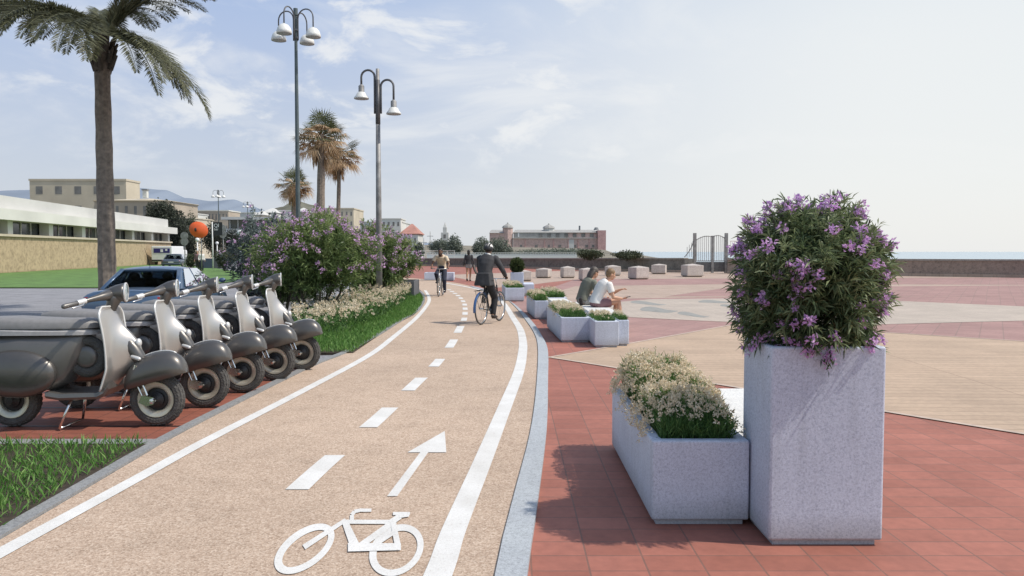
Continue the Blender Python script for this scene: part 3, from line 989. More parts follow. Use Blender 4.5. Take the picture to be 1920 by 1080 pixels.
# ball-shaped oleander in the tall planter
bx_, by_ = 1.765, 4.50
t = thing('oleander_shrub', 'round lilac-flowered oleander ball in the tall square planter', 'shrub', (bx_, by_, 1.08))
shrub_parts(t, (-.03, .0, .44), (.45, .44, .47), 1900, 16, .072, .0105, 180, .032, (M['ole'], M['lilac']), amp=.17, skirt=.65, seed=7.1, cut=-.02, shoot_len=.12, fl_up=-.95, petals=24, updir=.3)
m = MB()
for k in range(9):
    a = 2 * PI * k / 9
    m.tube([(.05 * math.cos(a), .05 * math.sin(a), -.02), (.16 * math.cos(a), .15 * math.sin(a), .25), (.30 * math.cos(a), .28 * math.sin(a), .55 + .1 * (k % 3))], [.009, .007, .004], 6)
m.build('stems', M['bark'], t)

# second group with the bench where two people sit
planter('planter', 'long low white planter left of the projecting block, behind which the two people sit', .815, 1.345, 13.9, 16.5, .455, R_(3))
planter('planter', 'square white planter block projecting toward the camera, in front of the seated pair', 1.395, 1.815, 13.14, 14.5, .455, R_(1))
planter('planter', 'narrow white planter set just right of the projecting planter block', 1.84, 2.03, 13.36, 14.4, .455, 0, wall=.03)
flower_cushion('cream flowers and grass in the long planter left of the projecting block', .865, 1.29, 13.98, 16.4, .41, .10, 6500, 480, .032, R_(3), front_green=.22, bl_h=.13, bl_w=.012)
flower_cushion('grassy tuft with few cream flowers on the projecting planter block', 1.455, 1.755, 13.22, 14.4, .41, .05, 2600, 150, .028, R_(1), front_green=.5, bl_h=.12, bl_w=.012, over=.01)
flower_cushion('narrow strip of grass on the slim planter at the right of the block', 1.875, 1.995, 13.40, 14.35, .41, .05, 1200, 60, .028, front_green=.5, bl_h=.12, bl_w=.012, over=.01)
planter('bench', 'white bench slab under the two seated people', 1.50, 2.06, 14.75, 18.3, .455, R_(1), mat=M['granite_top'], hollow=False, cat='bench')
# third group
planter('planter', 'low white planter of cream flowers behind the long planter, beside the path edge', .47, .80, 18.7, 20.9, .45, R_(4))
flower_cushion('cream flowers spilling from the low planter just behind the long one', .50, .77, 18.75, 20.8, .41, .12, 4200, 260, .036, R_(4), front_green=.02, bl_h=.14, bl_w=.014)
planter('bench', 'white bench slab with a sunlit top next to the third low planter', .96, 1.42, 17.4, 19.7, .45, R_(3), mat=M['granite_top'], hollow=False, cat='bench')
planter('planter', 'low white planter full of green grass beyond the sunlit bench slab', .84, 1.36, 20.0, 22.6, .45, R_(3))
flower_cushion('green grass with cream tips in the planter beyond the sunlit bench slab', .90, 1.30, 20.1, 22.5, .41, .10, 4600, 150, .036, R_(3), front_green=.02, bl_h=.15, bl_w=.016)
# fourth group
planter('planter', 'small white flower planter in front of the topiary box', -.30, .33, 25.4, 28.2, .45, R_(3))
flower_cushion('cream flowers in the small planter before the topiary box', -.25, .28, 25.5, 28.1, .41, .08, 4000, 200, .042, R_(3), front_green=.02, bl_h=.14, bl_w=.018)
planter('bench', 'small white stone block right of the topiary box', .42, .82, 28.6, 30.2, .44, 0, hollow=False, cat='bench')
planter('planter', 'tall white square box holding the clipped topiary ball', -.06, .44, 29.0, 29.5, .86, 0, wall=.05)
t = thing('topiary_shrub', 'round clipped evergreen topiary ball in the white box', 'shrub', (.19, 29.25, .84))
shrub_parts(t, (0, 0, .30), (.29, .29, .32), 700, 12, .05, .022, 0, 0, (M['topi'], M['lilac']), amp=.06, seed=5, cut=-.05, shoot_len=.06)
m = MB(); m.tube([(0, 0, -.05), (0.01, 0, .3)], [.02, .012], 6); m.build('trunk', M['bark'], t)
# far left of the path, behind the oncoming cyclist
planter('planter', 'far white bench-planter behind the oncoming cyclist', -4.95, -3.85, 43.6, 44.7, .46, 0)
planter('bench', 'far white stone cube right of the oncoming cyclist', -3.78, -3.28, 43.4, 44.3, .47, 0, hollow=False, cat='bench')

# ------------------------------------------------------------------ the planted island: tall oleanders, cream flowers
def oleander(label, x, y, rx, ry, h, z0, nsh, nl, L, Wd, nf, fs, mats, seed, group='tall oleanders in the planted island', ntr=8):
    t = thing('oleander_shrub', label, 'shrub', (x, y, .04), 0, group)
    rz = (h - z0) / 2
    shrub_parts(t, (0, 0, z0 + rz), (rx, ry, rz), nsh, nl, L, Wd, nf, fs, mats, amp=.36, seed=seed, cut=.25, shoot_len=.36, fl_up=-.45, petals=12, updir=.8, inner=.3)
    m = MB()
    for k in range(ntr):
        a = 2 * PI * k / ntr + seed; q = .25 + .1 * (k % 3)
        m.tube([(q * .5 * math.cos(a), q * .5 * math.sin(a), -.05), (q * 1.1 * math.cos(a) * rx, q * math.sin(a) * ry, z0 * .7 + .2), (rx * .55 * math.cos(a), ry * .5 * math.sin(a), z0 + rz * (.7 + .2 * (k % 2)))], [.035, .026, .012], 6)
    m.build('stems', M['bark'], t)
    return t
OL = (M['ole2'], M['pinklilac'])
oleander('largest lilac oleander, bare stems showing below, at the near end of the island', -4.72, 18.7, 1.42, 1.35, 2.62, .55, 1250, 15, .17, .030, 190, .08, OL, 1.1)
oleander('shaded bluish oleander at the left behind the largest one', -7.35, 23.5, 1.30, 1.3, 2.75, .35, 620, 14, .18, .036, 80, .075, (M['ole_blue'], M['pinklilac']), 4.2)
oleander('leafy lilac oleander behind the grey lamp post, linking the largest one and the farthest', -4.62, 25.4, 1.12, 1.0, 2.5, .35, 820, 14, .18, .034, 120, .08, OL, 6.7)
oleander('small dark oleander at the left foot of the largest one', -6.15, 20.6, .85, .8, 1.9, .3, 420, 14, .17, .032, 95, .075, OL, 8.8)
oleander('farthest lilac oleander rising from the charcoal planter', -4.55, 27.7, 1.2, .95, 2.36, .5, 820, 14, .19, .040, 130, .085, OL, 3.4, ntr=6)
m = MB()
planter('planter', 'charcoal box planter under the farthest oleander at the path edge', -5.6, -3.42, 27.0, 28.5, .62, 0, mat=M['dark_planter'], plinth=False)

# cream flowers under the oleanders
FL = [(586, 634), (640, 640), (690, 617), (720, 603), (752, 584), (772, 562), (765, 556), (735, 554), (690, 566), (640, 582), (600, 592), (560, 604), (545, 616), (565, 640)]
poly = GP(FL)
t = thing('flowering_plants', 'drift of cream flowers along the grass under the tall oleanders', 'flower bed', (poly[0][0], poly[0][1], .045))
P = sample_poly(poly, 6500)
hh = .30 + .16 * np.array([mnoise.noise(Vector((p[0] * 1.4, p[1] * 1.4, 0))) for p in P])
zz_ = hh * RNG.random(len(P)) ** .5
m = MB(); n = len(P)
org = np.array([poly[0][0], poly[0][1]])
m.quads(leaf_quads(np.c_[P - org, zz_], unit(np.c_[RNG.normal(size=(n, 2)) * .6, np.ones(n)]), .16, .022, .2), np.clip(.3 + .5 * zz_ + RNG.normal(size=n) * .2, 0, 1))
m.build('leaves', M['herb'], t)
P = sample_poly(poly, 2500)
pat = np.array([mnoise.noise(Vector((p[0] * 2.2, p[1] * 2.2, 7))) for p in P]) > -.02
P = P[pat]
hh = .40 + .16 * np.array([mnoise.noise(Vector((p[0] * 1.4, p[1] * 1.4, 0))) for p in P]) + .07 * RNG.normal(size=len(P))
m = MB(); heads(m, np.c_[P - org, hh], .048, 8); m.build('blossoms', M['creamfl'], t)

# ------------------------------------------------------------------ palms
def fan_palm(label, x, y, h, crown, rt, seed, ngreen=26, ndry=34, skirt=1.0, group='fan palms rising behind the oleanders'):
    rg = random.Random(seed)
    t = thing('fan_palm', label, 'palm tree', (x, y, 0), 0, group)
    m = MB()
    zs = np.linspace(0, h, 14)
    m.tube([(.05 * math.sin(z * .7 + seed), .05 * math.cos(z * .5), z) for z in zs], [rt * (1.3 - .35 * (i / 13)) * (1 + .06 * (i % 2)) for i in range(14)], 10)
    m.build('trunk', M['trunk'], t)
    def leaf(mb, az, elv, pl, bl, droop, dry):
        d = Vector((math.cos(az) * math.cos(elv), math.sin(az) * math.cos(elv), math.sin(elv)))
        p0 = Vector((0, 0, h - rg.uniform(0, .35 if not dry else .2)))
        p1 = p0 + d * pl + Vector((0, 0, -droop * pl * .3))
        mb.tube([p0, (p0 + p1) / 2 + Vector((0, 0, .04)), p1], [.022, .016, .012], 4, col=.3)
        side = d.cross(Vector((0, 0, 1)))
        side = side.normalized() if side.length > .05 else Vector((1, 0, 0))
        up = side.cross(d)
        nb = 17
        Vq = []; cq = []
        for k in range(nb):
            a = (k / (nb - 1) - .5) * R_(210 if not dry else 120)
            dd = (d * math.cos(a) + side * math.sin(a) + up * (.12 * math.cos(a))).normalized()
            L = bl * (1 - .25 * abs(k / (nb - 1) - .5)) * rg.uniform(.85, 1.08)
            s2 = dd.cross(up).normalized()
            w = bl * .065
            q1 = p1 + dd * L * .55
            tip = p1 + dd * L * .98 + Vector((0, 0, -1)) * L * droop * rg.uniform(.5, 1.1)
            Vq.append([p1, q1 + s2 * w * .5, tip, q1 - s2 * w * .5]); cq.append(min(1, max(0, rg.gauss(.5, .2))))
        mb.quads([[tuple(p) for p in q] for q in Vq], cq)
    g = MB(); dmb = MB()
    for i in range(ngreen):
        leaf(g, rg.uniform(0, 2 * PI), rg.uniform(R_(-14), R_(80)), crown * rg.uniform(.42, .62), crown * rg.uniform(.42, .58), rg.uniform(.08, .3), False)
    for i in range(ndry):
        leaf(dmb, rg.uniform(0, 2 * PI), rg.uniform(R_(-48), R_(26)), crown * rg.uniform(.4, .66), crown * rg.uniform(.4, .6), rg.uniform(.3, .75), True)
    # the old skirt close to the trunk
    for i in range(int(24 * skirt)):
        a = rg.uniform(0, 2 * PI); z = h - crown * rg.uniform(.15, .95)
        r0 = rt * 1.15 + crown * .09
        p0 = Vector((math.cos(a) * r0 * .7, math.sin(a) * r0 * .7, z + .2))
        for j in range(5):
            a2 = a + rg.uniform(-.4, .4)
            tip = Vector((math.cos(a2) * (r0 + rg.uniform(0, .15)), math.sin(a2) * (r0 + rg.uniform(0, .15)), z - crown * rg.uniform(.2, .42)))
            s2 = Vector((-math.sin(a2), math.cos(a2), 0)) * .05
            mid = (p0 + tip) / 2 + Vector((math.cos(a2), math.sin(a2), 0)) * .08
            dmb.quads([[tuple(p0), tuple(mid + s2), tuple(tip), tuple(mid - s2)]], [rg.uniform(.1, .8)])
    g.build('green_fronds', M['palm_g'], t)
    dmb.build('dry_fronds', M['palm_dry'], t)
    return t
def palm_at(label, px, py_top, Y, crown, rt, seed, **k):
    x, y, z = AT(px, py_top, Y)
    return fan_palm(label, x, y, z - crown * .78, crown, rt, seed, **k)
palm_at('tallest fan palm with a thick pale trunk, left of the pair', 600, 207, 42, 1.62, .19, 3, ngreen=36, ndry=40)
palm_at('slender fan palm right of the tallest one, crown lower and drier', 634, 245, 48, 1.6, .11, 9, ngreen=22, ndry=48)
palm_at('short shaggy fan palm at the left of the tall street lamp', 552, 312, 52, 1.35, .17, 21, ngreen=28, ndry=40, skirt=2.4)

def feather_palm(label, x, y, h, Lf, seed, n=30):
    rg = random.Random(seed)
    t = thing('feather_palm', label, 'palm tree', (x, y, 0))
    m = MB()
    zs = np.linspace(0, h, 16)
    m.tube([(0, 0, z) for z in zs], [.18 * (1.2 - .25 * i / 15) * (1 + .07 * (i % 2)) for i in range(16)], 12)
    m.build('trunk', M['trunk'], t)
    m = MB()
    for k in range(26):
        a = rg.uniform(0, 2 * PI); z = h - rg.uniform(-.05, .7)
        m.tube([(.2 * math.cos(a), .2 * math.sin(a), z - .25), (.38 * math.cos(a), .38 * math.sin(a), z + .12)], [.07, .03], 5)
    m.build('crown_base', M['bark'], t)
    fr = MB()
    for i in range(n):
        az = i * 2.399 + rg.uniform(-.25, .25); e0 = R_(-18 + 88 * ((i * .618) % 1) ** .85)
        L = Lf * rg.uniform(.85, 1.08)
        p = Vector((.15 * math.cos(az), .15 * math.sin(az), h + .05)); e = e0
        pts = [p.copy()]
        ns = 40
        for k in range(ns):
            e -= (R_(62) + e0 * .25) / ns * (.35 + 1.3 * k / ns)
            p = p + Vector((math.cos(az) * math.cos(e), math.sin(az) * math.cos(e), math.sin(e))) * (L / ns)
            pts.append(p.copy())
        fr.tube(pts[::4], [.028 * (1 - .85 * k / 10) for k in range(len(pts[::4]))], 5, col=.55)
        Vq = []; cq = []
        for k in range(3, ns + 1):
            tt = k / ns
            tan = (pts[k] - pts[k - 1]).normalized()
            side = tan.cross(Vector((0, 0, 1))).normalized()
            up = side.cross(tan)
            ll = .42 * (math.sin(PI * min(1, .15 + tt * .82)) ** .6) * Lf / 3
            for sgn in (-1, 1):
                for sub in (0, .33, .66):
                    dd = (tan * .75 + side * sgn * .75 + up * rg.uniform(.0, .5) + Vector((0, 0, -.12))).normalized()
                    b0 = pts[k] - (pts[k] - pts[k - 1]) * sub
                    l2 = ll * rg.uniform(.8, 1.1)
                    s2 = dd.cross(up).normalized() * .013
                    md = b0 + dd * l2 * .45
                    tip = b0 + dd * l2 + Vector((0, 0, -.12 * l2))
                    Vq.append([tuple(b0), tuple(md + s2), tuple(tip), tuple(md - s2)]); cq.append(min(1, max(0, rg.gauss(.45, .18))))
        fr.quads(Vq, cq)
    fr.build('fronds', M['palm_f'], t)
    return t
x, y, z = AT(190, 60, 20)
feather_palm('feather palm at the upper left with long arching fronds reaching into the sky', x, y, z - .1, 3.5, 5, 84)
# one flowering sprig hanging over the front rim of the tall planter
t = thing('oleander_sprig', 'small lilac sprig hanging over the front rim of the tall planter', 'flower sprig', (1.725, 4.218, 1.07))
idx = 26
m = MB(); m.quads(leaf_quads(np.c_[RNG.normal(size=idx) * .016, -.006 - RNG.random(idx) * .02, RNG.normal(size=idx) * .035], unit(rand_dirs(idx) + np.array([[0, -.5, -.4]])), .045, .010, .2), RNG.random(idx) * .6)
m.build('foliage', M['ole'], t)
idx = 60
m = MB(); m.quads(leaf_quads(np.c_[RNG.normal(size=idx) * .018, -.012 - RNG.random(idx) * .02, .005 + RNG.normal(size=idx) * .03], rand_dirs(idx), .022, .013, 0), np.clip(RNG.normal(size=idx) * .2 + .5, 0, 1))
m.build('flower_clusters', M['lilac'], t)
# ------------------------------------------------------------------ scooters
def torus(mb, c, Rm, rm, axis='y', n=36, k=10, sq=1.0, col=.5):
    c = Vector(c); rs = []
    for i in range(n):
        a = 2 * PI * i / n; ring = []
        for j in range(k):
            b = 2 * PI * j / k
            r = Rm + rm * math.cos(b); h = rm * sq * math.sin(b)
            if axis == 'y': ring.append(c + Vector((r * math.cos(a), h, r * math.sin(a))))
            elif axis == 'x': ring.append(c + Vector((h, r * math.cos(a), r * math.sin(a))))
            else: ring.append(c + Vector((r * math.cos(a), r * math.sin(a), h)))
        rs.append(ring)
    rs.append(rs[0])
    return mb.rings(rs, cap=False, col=col)

def tread(mb, c, R, w, n=30, bs=.022, h=.012):
    """knobs around a tyre whose axle is y"""
    c = Vector(c)
    for i in range(n):
        for j, (oy, sh) in enumerate(((-.62, 0), (0, .5), (.62, 0))):
            a = 2 * PI * (i + sh) / n
            rr = R - (0.006 if oy == 0 else .018)
            d = Vector((math.cos(a), 0, math.sin(a))); t = Vector((-math.sin(a), 0, math.cos(a)))
            mb.obox(c + d * rr + Vector((0, oy * w, 0)), t * (PI * R / n * .62), Vector((0, w * .26, 0)), d * h)

def scooter_wheel(par, x, z=.25, front=True):
    m = MB(); torus(m, (x, 0, z), .200, .049, sq=1.2); tread(m, (x, 0, z), .245, .05)
    w = m.build('wheel', M['tyre'], par, smooth=False)
    m = MB()
    m.lathe([(.168, -.044), (.164, -.052), (.150, -.050), (.118, -.036), (.108, -.024), (.106, .024), (.118, .036), (.150, .050), (.164, .052), (.168, .044)], 36, (x, 0, z), 'y')
    m.build('rim', M['sc_rim'], w, smooth=True, angle=40)
    m = MB()
    m.lathe([(.112, .0), (.105, -.006), (.02, -.012), (.0001, -.012)], 32, (x, 0, z), 'y')
    m.lathe([(.072, -.012), (.07, -.035), (.045, -.05), (.03, -.075), (.0001, -.077)], 24, (x + .0, 0, z), 'y')
    m.lathe([(.112, .0), (.105, .006), (.06, .04), (.0001, .045)], 32, (x, 0, z), 'y')
    m.build('hub', M['black'], w, smooth=True, angle=40)
    return w

def yaw(mb, ang, cx, cy):
    c, s = math.cos(ang), math.sin(ang)
    mb.v = [(cx + (x - cx) * c - (y - cy) * s, cy + (x - cx) * s + (y - cy) * c, z) for x, y, z in mb.v]
    return mb

def make_scooter(label, group):
    t = thing('scooter', label, 'scooter', (0, 0, 0), 0, group)
    scooter_wheel(t, 0.0)
    scooter_wheel(t, -1.32)
    # fork on both sides, trailing-link arm, axle nut
    for s in (-1, 1):
        m = MB(); m.tube([(-.155, s * .088, .56), (-.055, s * .098, .30)], [.013, .013], 10)
        m.tube([(-.17, s * .085, .53), (-.15, s * .085, .58)], [.02, .02], 10)
        m.build('fork_leg', M['chrome'], t, smooth=True, angle=50)
        m = MB(); m.tube([(-.20, s * .088, .52), (-.10, s * .095, .29)], [.009, .009], 8)
        m.build('shock_absorber', M['chrome'], t, smooth=True, angle=50)
    for s in (-1, 1):
        m = MB()
        m.rings([[Vector((-.13, s * y_, .235)), Vector((-.10, s * y_, .30)), Vector((0, s * y_, .285)), Vector((.03, s * y_, .25)), Vector((0, s * y_, .215)), Vector((-.06, s * y_, .20))] for y_ in ((.082, .11) if s > 0 else (.11, .082))], True)
        m.lathe([(.024, s * .105), (.024, s * .135), (.0001, s * .14)], 12, (0, 0, .25), 'y')
        m.build('suspension_arm', M['chrome'], t)
    # mudguard: half dome on a tilted cut plane
    m = MB(); rs = []
    tilt = math.atan2(.155, .55)
    for i in range(25):
        u = PI * i / 24
        cx = math.cos(u); sz = math.sin(u)
        ring = []
        for j in range(17):
            v = -PI / 2 + PI * j / 16
            a = .292 * (1 - .02 * 0); b = .135; h = .262
            yy = b * math.sin(v) * (abs(sz) ** .55)
            zz2 = h * (abs(sz) ** .8) * (math.cos(v) ** .62)
            xx = a * math.copysign(abs(cx) ** .9, cx)
            X = xx * math.cos(tilt) - zz2 * math.sin(tilt) * .35
            Z = .42 + xx * math.sin(tilt) + zz2
            ring.append(Vector((X - .005, yy, Z)))
        rs.append(ring)
    m.rings(rs, cap=False, closed=False)
    o = m.build('front_mudguard', M['sc_dark'], t, smooth=True)
    so_ = o.modifiers.new('s', 'SOLIDIFY'); so_.thickness = .008
    m = MB(); spine = [r[8] + Vector((0, 0, .003)) for r in rs[6:16]]
    m.tube(spine, .007, 6); m.build('mudguard_trim', M['trim'], o, smooth=True)
    # leg shield
    def shield(u, v):
        z = .36 + .76 * v
        x0 = -.345 - .05 * v + .03 * math.sin(PI * v)
        x0 += -.05 * max(0, .25 - v) / .25
        w = .235 - .012 * math.sin(PI * v) - .02 * (1 - v)
        if v > .84:
            q = (v - .84) / .16
            w *= math.sqrt(max(0, 1 - q ** 2.6 * .62))
        ridge = .205 * math.exp(-((v - .46) / .30) ** 2) * max(0, 1 - abs(u) * 1.45) ** 1.3
        wrap = -.03 * abs(u) ** 3
        return Vector((x0 + ridge + wrap, u * w, z))
    nu, nv = 22, 26
    grid = [[shield(-1 + 2 * i / nu, j / nv) for i in range(nu + 1)] for j in range(nv + 1)]
    m = MB(); m.rings(grid, cap=False, closed=False)
    o = m.build('leg_shield', M['sc_sunlit'], t, smooth=True)
    so_ = o.modifiers.new('s', 'SOLIDIFY'); so_.thickness = .014
    edge = [grid[j][0] for j in range(nv + 1)] + [grid[nv][i] for i in range(1, nu)] + [grid[j][nu] for j in range(nv, -1, -1)]
    m = MB(); m.tube(edge, .0095, 6); m.build('shield_trim', M['trim'], o, smooth=True)
    m = MB(); m.ell((-.165, 0, .775), (.028, .034, .042), 14, 10); m.build('horn_cap', M['trim'], o, smooth=True)
    m = MB()
    m.tube([(-.27, 0, .80), (-.215, 0, .72), (-.165, 0, .64), (-.13, 0, .59)], [.05, .065, .062, .05], 14, round_ends=True)
    m.build('steering_column', M['sc_dark'], t, smooth=True)
    m = MB(); m.tube([(-.20, -.055, .655), (-.13, -.075, .635)], [.018, .018], 10, round_ends=True); m.build('bolt', M['trim'], t, smooth=True)
    # headset with lamp, handlebar, grips, levers
    m = MB()
    m.tube([(-.415, 0, 1.08), (-.40, 0, 1.13), (-.38, 0, 1.19)], [(.055, .045), (.06, .05), (.08, .065)], 14, round_ends=True)
    m.tube([(-.285, 0, 1.245), (-.31, 0, 1.243), (-.36, 0, 1.237), (-.42, 0, 1.225), (-.49, 0, 1.208)], [.085, .084, .076, .058, .036], 20, round_ends=False)
    yaw(m, R_(13), -.42, 0)
    for s in (-1, 1):
        m.tube([(-.40, s * .02, 1.225), (-.44, s * .12, 1.21), (-.48, s * .20, 1.195), (-.51, s * .26, 1.182)], [.055, .036, .025, .021], 12, round_ends=True)
    hs = m.build('headset', M['sc_dark'], t, smooth=True)
    m = MB()
    m.lathe([(.082, -.006), (.092, .0), (.092, .008), (.084, .012), (.076, .010)], 30, (-.285, 0, 1.245), 'x')
    hl = yaw(m, R_(13), -.42, 0).build('headlamp_ring', M['trim'], hs, smooth=True, angle=40)
    m = MB(); m.lathe([(.0001, .016), (.05, .013), (.077, .008)], 30, (-.285, 0, 1.245), 'x'); yaw(m, R_(13), -.42, 0).build('headlamp_glass', M['lens'], hl, smooth=True)
    for s in (-1, 1):
        m = MB(); m.tube([(-.51, s * .26, 1.182), (-.545, s * .33, 1.168)], [.027, .026], 12); m.build('switch_collar', M['trim'], hs, smooth=True, angle=50)
        m = MB(); m.tube([(-.545, s * .33, 1.168), (-.60, s * .44, 1.146)], [.021, .023], 12, round_ends=True); m.build('grip', M['sc_body'], hs, smooth=True)
        m = MB(); m.tube([(-.49, s * .30, 1.165), (-.48, s * .36, 1.152), (-.52, s * .45, 1.132)], [.007, .007, .006], 6, round_ends=True); m.build('brake_lever', M['chrome'], hs, smooth=True)
    # floorboard
    m = MB(); rs = []
    for x, z in ((-.36, .40), (-.40, .34), (-.46, .31), (-.80, .30), (-.92, .32)):
        rs.append([Vector((x, y_, z + dz)) for y_, dz in ((-.21, 0), (-.20, .035), (.20, .035), (.21, 0), (.19, -.025), (-.19, -.025))])
    m.rings(rs, True); m.build('floorboard', M['sc_body'], t)
    # rear bodywork
    m = MB(); rs = []
    for x, w, zl, zh in ((-.60, .10, .70, .90), (-.68, .155, .58, .895), (-.78, .18, .42, .89), (-.92, .20, .34, .885), (-1.15, .215, .37, .88), (-1.38, .20, .45, .87), (-1.55, .15, .54, .86), (-1.66, .07, .64, .83)):
        ring = []
        for j in range(18):
            a = 2 * PI * j / 18
            cy = math.copysign(abs(math.cos(a)) ** .6, math.cos(a)); cz = math.copysign(abs(math.sin(a)) ** .6, math.sin(a))
            ring.append(Vector((x, w * cy, (zl + zh) / 2 + (zh - zl) / 2 * cz)))
        rs.append(ring)
    m.rings(rs, True); bd = m.build('rear_body', M['sc_body'], t, smooth=True)
    for s in (-1, 1):
        m = MB(); m.ell((-1.17, s * .20, .52), (.36, .11, .22), 22, 14); m.build('side_cowl', M['sc_dark'], bd, smooth=True)
    # spare wheel behind the shield
    m = MB(); torus(m, (-.60, -.07, .66), .145, .05, sq=.9, n=30); sw = m.build('spare_wheel', M['tyre'], t, smooth=True)
    m = MB(); m.lathe([(.10, -.03), (.09, -.045), (.05, -.05), (.0001, -.052)], 24, (-.60, -.07, .66), 'y'); m.build('rim', M['sc_body'], sw, smooth=True)
    # seat
    def seatloft(z0, z1, grow):
        rs = []
        for x, w, k in ((-.50, .07, .35), (-.54, .12, .75), (-.64, .155, .95), (-.85, .175, .9), (-1.05, .185, 1.0), (-1.3, .19, 1.15), (-1.5, .175, 1.1), (-1.6, .13, .85)):
            top = z0 + (z1 - z0) * k
            w += grow
            ring = [Vector((x, -w, z0)), Vector((x, -w, z0 + (top - z0) * .62)), Vector((x, -w * .82, top)), Vector((x, 0, top + .006)), Vector((x, w * .82, top)), Vector((x, w, z0 + (top - z0) * .62)), Vector((x, w, z0))]
            rs.append(ring)
        return rs
    m = MB(); m.rings(seatloft(.925, 1.01, 0), True); st = m.build('seat', M['sc_seat'], t, smooth=True, angle=50)
    m = MB(); m.rings(seatloft(.865, .925, .006), True); m.build('seat_base', M['sc_band'], st, smooth=True, angle=50)
    m = MB()
    for s in (-1, 1): m.tube([(-.72, s * .12, .30), (-.80, s * .20, .02)], [.014, .012], 8)
    m.tube([(-.80, -.20, .02), (-.80, .20, .02)], .012, 8)
    m.build('centre_stand', M['chrome'], t, smooth=True)
    m = MB(); m.obox((-1.69, 0, .70), (.02, 0, 0), (0, .05, 0), (0, 0, .04)); m.build('tail_lamp', M['red_lamp'], t, bevel=(.01, 2))
    return t

gS = 'vintage style scooters parked in a row'
SX = [(297, 803), (386, 768), (456, 740), (517, 717), (567, 698)]
SL = ['scooter nearest the camera, at the left end of the row, its lower body fully visible',
      'second scooter from the camera in the row of five',
      'middle scooter of the row of five',
      'fourth scooter from the camera, second from the oleanders',
      'farthest scooter of the row, next to the grass and oleanders']
first = None
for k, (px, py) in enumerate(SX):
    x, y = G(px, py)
    if first is None:
        first = make_scooter(SL[0], gS); first.location = (x, y, .028); first.rotation_euler = (0, 0, R_(1.5))
        sc = first
    else:
        sc = dup(first, (x, y, .028), R_(1.5), SL[k], gS)
    # thin dark strip laid over the bay beside each front wheel
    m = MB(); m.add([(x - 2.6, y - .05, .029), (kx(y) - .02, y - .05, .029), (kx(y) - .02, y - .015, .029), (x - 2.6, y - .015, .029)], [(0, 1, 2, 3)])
    structure('bay_strip', m, M['black'])
# ------------------------------------------------------------------ street lamps
def arch_lamp_arm(mb, base, out, z0, ztop, zend, reach, r):
    """pole-hugging tube that rises, arches outward and drops: returns its end"""
    o = Vector(out); b = Vector(base)
    pts = [b + Vector((0, 0, z0)), b + Vector((0, 0, (z0 + ztop) / 2)), b + Vector((0, 0, ztop - reach * .5))]
    for k in range(1, 10):
        a = PI * k / 10
        pts.append(b + o * (reach * (1 - math.cos(a)) / 2) + Vector((0, 0, ztop - reach * .5 + reach * .5 * math.sin(a))))
    pts.append(b + o * reach + Vector((0, 0, ztop - reach * .5)))
    pts.append(b + o * reach + Vector((0, 0, zend)))
    mb.tube(pts, r, 8)
    return pts[-1]

x1, y1 = G(561, 552)
t4 = thing('street_lamp', 'tall four-armed street lamp with white dome shades, behind the fan palms\' left side', 'street lamp', (x1, y1, 0), R_(-18), 'four-armed street lamps')
Hl = ZY(16, y1)
m = MB(); m.tube([(0, 0, 0), (0, 0, Hl * .5), (0, 0, Hl - .2)], [.10, .08, .052], 12); m.tube([(0, 0, Hl - .25), (0, 0, Hl)], [.085, .085], 10)
m.lathe([(.2, 0), (.2, .25), (.14, .45), (.13, .5)], 12)
m.build('pole', M['pole_green'], t4, smooth=True, angle=50)
for z in (Hl - 1.15, Hl - .85):
    m = MB(); m.lathe([(.10, z), (.105, z + .01), (.105, z + .06), (.10, z + .07)], 12)
    m.build('clamp', M['pole_dark'], t4, smooth=True, angle=50)
for k in range(4):
    a = PI / 2 * k
    o = Vector((math.cos(a), math.sin(a), 0))
    m = MB(); e = arch_lamp_arm(m, o * .10, o, Hl - 1.2, Hl - .06, Hl - .78, .66, .026)
    ar = m.build('arm', M['pole_dark'], t4, smooth=True)
    m = MB(); zc = e.z
    m.lathe([(.03, .02), (.06, 0), (.15, -.04), (.23, -.13), (.275, -.26), (.285, -.36), (.27, -.365)], 22, (e.x, e.y, zc))
    sh = m.build('shade', M['shade_w'], ar, smooth=True)
    m = MB(); m.lathe([(.27, -.355), (.16, -.385), (.0001, -.39)], 20, (e.x, e.y, zc)); m.build('diffuser', M['shade_in'], sh, smooth=True)
for px, py, Y, lab in ((409, 356, 118, 'distant four-armed lamp against the blue hill, above the black sign'), (464, 378, 150, 'farthest four-armed lamp, above the grey flat-roofed building')):
    x, y, z = AT(px, py, Y)
    dup(t4, (x, y, z - Hl), R_(10), lab, 'four-armed street lamps')

